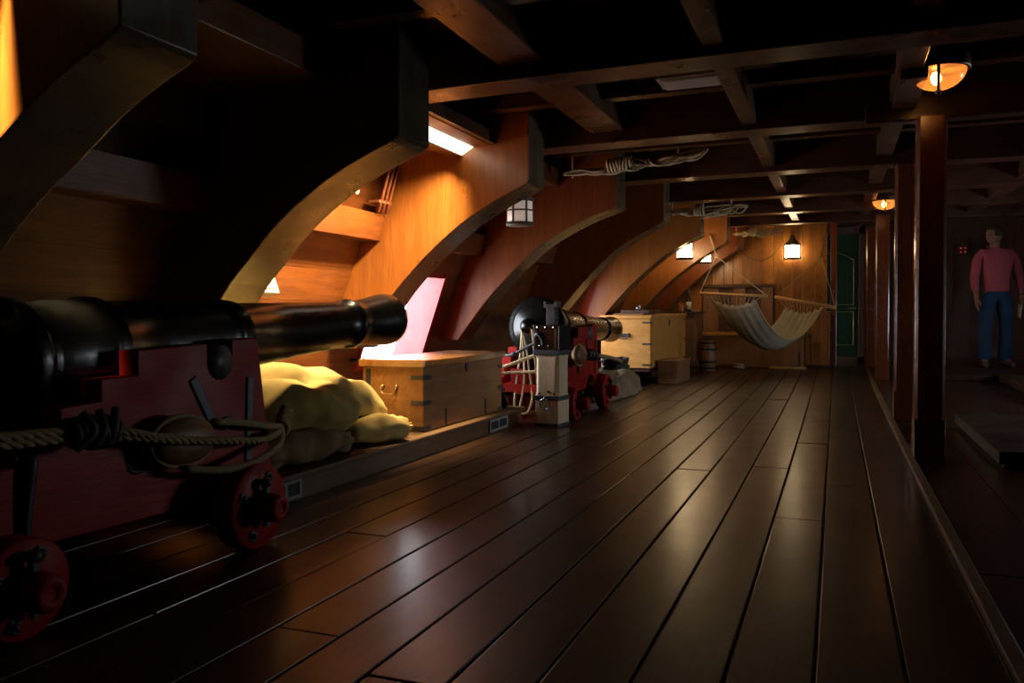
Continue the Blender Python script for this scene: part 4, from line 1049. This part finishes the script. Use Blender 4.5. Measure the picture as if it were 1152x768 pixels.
# body faces the camera (-Y); x<0 is the picture's left
J={'pel':(0,0,.94,.105,.085),'sp':(0,.0,1.10,.105,.085),'ch':(0,.005,1.28,.130,.095),'nk0':(-.01,.01,1.44,.085,.075),'nk':(-.02,0,1.50,.056,.058),'hd0':(-.03,-.015,1.57,.062,.075)}
E_=[('pel','sp'),('sp','ch'),('ch','nk0'),('nk0','nk'),('nk','hd0')]
for s,n in((-1,'a'),(1,'b')):
    ex=.245 if s<0 else .27; fw=-.05 if s<0 else -.02
    J.update({n+'sh':(s*.165,.01,1.40,.058,.058),n+'s2':(s*.205,.01,1.35,.050,.052),n+'el':(s*ex,.025,1.10,.038,.040),n+'wr':(s*(ex+.005),fw-.03,.87,.024,.028),n+'pm':(s*(ex+.005),fw-.045,.80,.018,.036)})
    E_+=[('ch',n+'sh'),(n+'sh',n+'s2'),(n+'s2',n+'el'),(n+'el',n+'wr'),(n+'wr',n+'pm')]
    for q,(dy,l) in enumerate(((-.028,.070),(-.010,.080),(.009,.074),(.026,.056))):
        x=s*(ex+.005);y=fw-.045+dy
        J.update({n+'f%d'%q:(x,y,.765,.0088,.0088),n+'g%d'%q:(x-s*.006,y-.004,.765-l*.55,.008,.008),n+'h%d'%q:(x-s*.022,y-.006,.765-l,.0068,.0068)})
        E_+=[(n+'pm',n+'f%d'%q),(n+'f%d'%q,n+'g%d'%q),(n+'g%d'%q,n+'h%d'%q)]
    J.update({n+'t0':(s*(ex-.012),fw-.085,.81,.0105,.0105),n+'t1':(s*(ex-.02),fw-.098,.775,.009,.009),n+'t2':(s*(ex-.022),fw-.10,.75,.0075,.0075)})
    E_+=[(n+'pm',n+'t0'),(n+'t0',n+'t1'),(n+'t1',n+'t2')]
    J.update({n+'hp':(s*.085,0,.90,.072,.075),n+'kn':(s*.12,-.015 if s<0 else .01,.50,.062,.066),n+'an':(s*(.125),.02 if s<0 else .05,.09,.042,.046),n+'ft':(s*.15,-.12 if s<0 else -.09,.035,.038,.03)})
    E_+=[('pel',n+'hp'),(n+'hp',n+'kn'),(n+'kn',n+'an'),(n+'an',n+'ft')]
body=skinned('body',J,E_,M['skin'],man)
# head: shaped on its own grid, turned to the picture's left, joined into the same mesh
def head():
    rows=[];n=40;m=30
    for i in range(m+1):
        t=i/m;row=[];phi=PI*t
        for k in range(n):
            a=2*PI*k/n                      # a=0 faces forward (-Y of head)
            x=math.sin(a);y=-math.cos(a);rr_=max(math.sin(phi),.02);z=math.cos(phi)
            w=.078*rr_;dpt=.098*rr_
            if z<0: w*=1-.28*(-z)**1.3;dpt*=1-.16*(-z)
            px,py,pz=x*w,y*dpt,z*.122
            f=max(0,-y)**3*max(0,1-abs(x)*1.2)
            if z<-.1 and y<0: py-=.018*(-y)*min(1,(-z-.1)*2)       # jaw and chin forward
            nose=math.exp(-((x/.16)**2))*math.exp(-(((z+.14)/.17)**2))*(1 if y<0 else 0)
            py-=.026*nose
            eye=(math.exp(-(((abs(x)-.42)/.18)**2)-(((z-.06)/.11)**2)))*(1 if y<0 else 0);py+=.013*eye
            brow=math.exp(-((abs(x)/.6)**2)-(((z-.22)/.10)**2))*(1 if y<0 else 0);py-=.006*brow
            mouth=math.exp(-((x/.3)**2)-(((z+.48)/.05)**2))*(1 if y<0 else 0);py+=.007*mouth
            lip=math.exp(-((x/.26)**2)-(((z+.42)/.05)**2)) +math.exp(-((x/.26)**2)-(((z+.55)/.06)**2));py-=.005*lip*(1 if y<0 else 0)
            row.append(Vector((px,py,pz)))
        rows.append(row)
    return rows
HM=Matrix.Translation((-.035,-.02,1.625))@Matrix.Rotation(-1.2,4,'Z')@Matrix.Rotation(.10,4,'X')
hr=head()
body.M=Matrix.Identity(4);body.grid([[HM@p for p in r] for r in hr],True,True)
for s in(-1,1):                                   # ears
    pts=[HM@Vector((s*(.074+.010*math.sin(q)),.010+.020*math.cos(q),-.005+.032*math.sin(q))) for q in [2*PI*k/14 for k in range(14)]]
    body.tube(pts,.0085,6,closed=True);body.ball(HM@Vector((s*.073,.012,-.005)),.02,10,(.5,.8,1.2))
bo=place(body).build('body',M['skin'],man)
# eyes, hair, shirt, trousers, belt, shoes as children
mb=MB()
for s in(-1,1): mb.ball(HM@Vector((s*.031,-.081,.008)),.0095,10)
place(mb).build('eyes',M['bottle'],man)
mb=MB();rows=[]
for i in range(0,17):
    row=[]
    for k in range(41):
        a=PI*.34+(2*PI-PI*.68)*k/40 if i>9 else 2*PI*k/40
        if i>6: phi=PI*(i/30)
        else: phi=PI*(i/30)
        x=math.sin(a);y=-math.cos(a);r_=math.sin(phi);z=math.cos(phi)
        row.append(HM@Vector((x*.083*max(r_,.02),y*.103*max(r_,.02)+.003,z*.127)))
    rows.append(row)
mb.grid(rows,True);place(mb).build('hair',M['hair'],man,solid=.008)
s_=lambda n:-1 if n=='a' else 1
def clothing(sel,grow,extra=None):
    jj={k:J[k][:3]+(J[k][3]+grow(k),J[k][4]+grow(k)) for k in sel}
    if extra: jj.update(extra)
    ee=[(a,b) for a,b in E_ if a in jj and b in jj]
    return jj,ee
jj,ee=clothing(['ch','sp','pel','nk0','ash','as2','ael','awr','bsh','bs2','bel','bwr'],lambda k:.014 if k[-2:] not in('wr',) else .012)
jj['ch']=(0,.005,1.28,.165,.122);jj['sp']=(0,0,1.10,.158,.125);jj['pel']=(0,0,.97,.155,.126);jj['hem']=(0,0,.905,.160,.130);jj['nk0']=(-.01,.01,1.445,.080,.072)
jj['awr']=tuple(lerp(J['ael'][i],J['awr'][i],.80) for i in range(3))+(.040,.042)
jj['bwr']=tuple(lerp(J['bel'][i],J['bwr'][i],.80) for i in range(3))+(.040,.042)
ee.append(('pel','hem'));mb=skinned('shirt',jj,ee,M['shirt'],man)
for v in mb.v: v+=Vector((noise.noise(v*9),noise.noise(v*9+Vector((5,5,5))),0))*.008
shirt=place(mb).build('shirt',M['shirt'],man)
mb=MB()
pts=[Vector((-.015,.01,1.485))+Vector((.078*math.sin(a),-.075*math.cos(a),.012*math.cos(a)*-1)) for a in [2*PI*k/24 for k in range(24)]]
mb.grid([[p+Vector((0,0,-.02)) for p in pts],[p+Vector((0,.008*(1 if p.y>0 else -1),.012 if p.y>0 else -.012)) for p in pts]],True,True);place(mb).build('collar',M['shirt'],shirt,solid=.008)
jj,ee=clothing(['pel','ahp','akn','aan','bhp','bkn','ban'],lambda k:.016)
jj['pel']=(0,0,.93,.152,.120);jj['wst']=(0,0,1.0,.146,.114);ee.append(('pel','wst'))
for n in 'ab': 
    jj[n+'hp']=(s_(n)*.095,0,.90,.110,.114)
    jj[n+'an']=(J[n+'an'][0],J[n+'an'][1]-.012,.030,.074,.088);jj[n+'kn']=J[n+'kn'][:3]+(.078,.082)
mb=skinned('jeans',jj,ee,M['jeans'],man)
for v in mb.v: v+=Vector((noise.noise(v*8),noise.noise(v*8+Vector((3,5,5))),0))*.012; v.z=max(v.z,.03)
place(mb).build('jeans',M['jeans'],man)
for s,n in((-1,'a'),(1,'b')):
    f=J[n+'ft'];a=J[n+'an'];mb=MB();rows=[]
    base=Vector((a[0],a[1]+.05,0));tip=Vector((f[0]+s*.01,f[1]-.04,0));dd=tip-base;sx=Vector((-dd.y,dd.x,0)).normalized()
    for i in range(13):
        u=i/12;w=.056*(math.sin(PI*(.12+.80*u))**.5);h=lerp(.12,.060,min(1,u*1.3));row=[]
        for k in range(14):
            q=2*PI*k/14;row.append(base+dd*u+sx*math.cos(q)*w+Vector((0,0,max(.002,h*.5+h*.5*math.sin(q)))))
        rows.append(row)
    mb.grid(rows,True,True);mb.add(rows[0],[list(range(14))]);mb.add(rows[-1],[list(range(14))])
    place(mb).build('shoe',M['shoe'],man)
w=J['bwr'];mb=MB();mb.torus((w[0],w[1],w[2]+.012),.030,.007,(0,.1,1),16,6);mb.box(w[0]+.018,w[0]+.036,w[1]-.018,w[1]+.012,w[2]-.002,w[2]+.026)
place(mb).build('wristwatch',M['steel'],man)
p=J['bpm'];mb=MB();mb.M=Matrix.Translation((p[0]-.03,p[1]-.02,p[2]-.07))@Matrix.Rotation(.25,4,'X')
mb.box(-.012,.003,-.045,.045,-.12,.04);place(mb).build('folded_leaflet',M['paper'],bevel=.002,label='small folded leaflet held in the hand of the standing man',cat='leaflet')

# ------------------------------------------------------------------ light
W=bpy.data.worlds.new('daylight');bpy.context.scene.world=W;W.use_nodes=True
bg=W.node_tree.nodes['Background'];bg.inputs['Color'].default_value=(.86,.93,1.0,1);bg.inputs['Strength'].default_value=21.0
def area(name,loc,rot,sx,sy,power,col,portal=False,spread=None):
    l=bpy.data.lights.new(name,'AREA');l.shape='RECTANGLE';l.size=sx;l.size_y=sy;l.energy=power;l.color=col
    if portal: l.cycles.is_portal=True
    if spread: l.spread=spread
    o=bpy.data.objects.new(name,l);C.objects.link(o);o.location=(loc[0],loc[1],loc[2]+sh(loc[1]));o.rotation_euler=rot
    return o
for a,b,c,d in PORTS:
    zc=(c+d)/2;yc=(a+b)/2
    area('port_daylight',(wallx(yc,zc)-.24,yc,zc),(0,-PI/2-.0,0),d-c+.1,b-a+.1,1,(1,1,1),portal=True)
for a,b,c,d in SP:
    area('port_daylight',(3.41,(a+b)/2,(c+d)/2),(0,PI/2,0),d-c,b-a,1,(1,1,1),portal=True)
# the two deck lights throw their light outboard, onto the hull side
area('deck_light_beam',(-2.01,3.74,1.612),(0,.60,0),.07,1.08,46,(1,.74,.42),spread=1.6)
area('deck_light_beam',(-1.975,4.16,1.630),(0,.20,0),.05,.28,7,(1,.76,.42),spread=.9)
area('deck_light_beam',(-1.985,1.37,1.630),(.40,0,0),.05,.22,1.1,(1,.74,.40),spread=.26)
def point(name,loc,power,col,r=.04):
    l=bpy.data.lights.new(name,'POINT');l.energy=power;l.color=col;l.shadow_soft_size=r
    o=bpy.data.objects.new(name,l);C.objects.link(o);o.location=(loc[0],loc[1],loc[2]+sh(loc[1]));return o
# ------------------------------------------------------------------ camera
cd=bpy.data.cameras.new('camera');co=bpy.data.objects.new('camera',cd);C.objects.link(co)
F=934.;cd.sensor_width=36;cd.sensor_fit='HORIZONTAL';cd.lens=F/1152*36
pit=math.atan(18/F);yaw=math.atan(365/F)
co.location=(0,0,.70);co.rotation_euler=(PI/2-pit,0,yaw);cd.clip_start=.02
sc=bpy.context.scene;sc.camera=co
sc.view_settings.view_transform='Standard';sc.view_settings.look='None';sc.view_settings.exposure=0;sc.view_settings.gamma=1;sc.view_settings.use_curve_mapping=False
sc.cycles.use_denoising=True;sc.cycles.denoising_prefilter='ACCURATE';sc.cycles.denoising_input_passes='RGB_ALBEDO_NORMAL';sc.cycles.max_bounces=6;sc.cycles.diffuse_bounces=1;sc.cycles.glossy_bounces=3;sc.cycles.sample_clamp_indirect=4
sc.cycles.caustics_reflective=False;sc.cycles.caustics_refractive=False
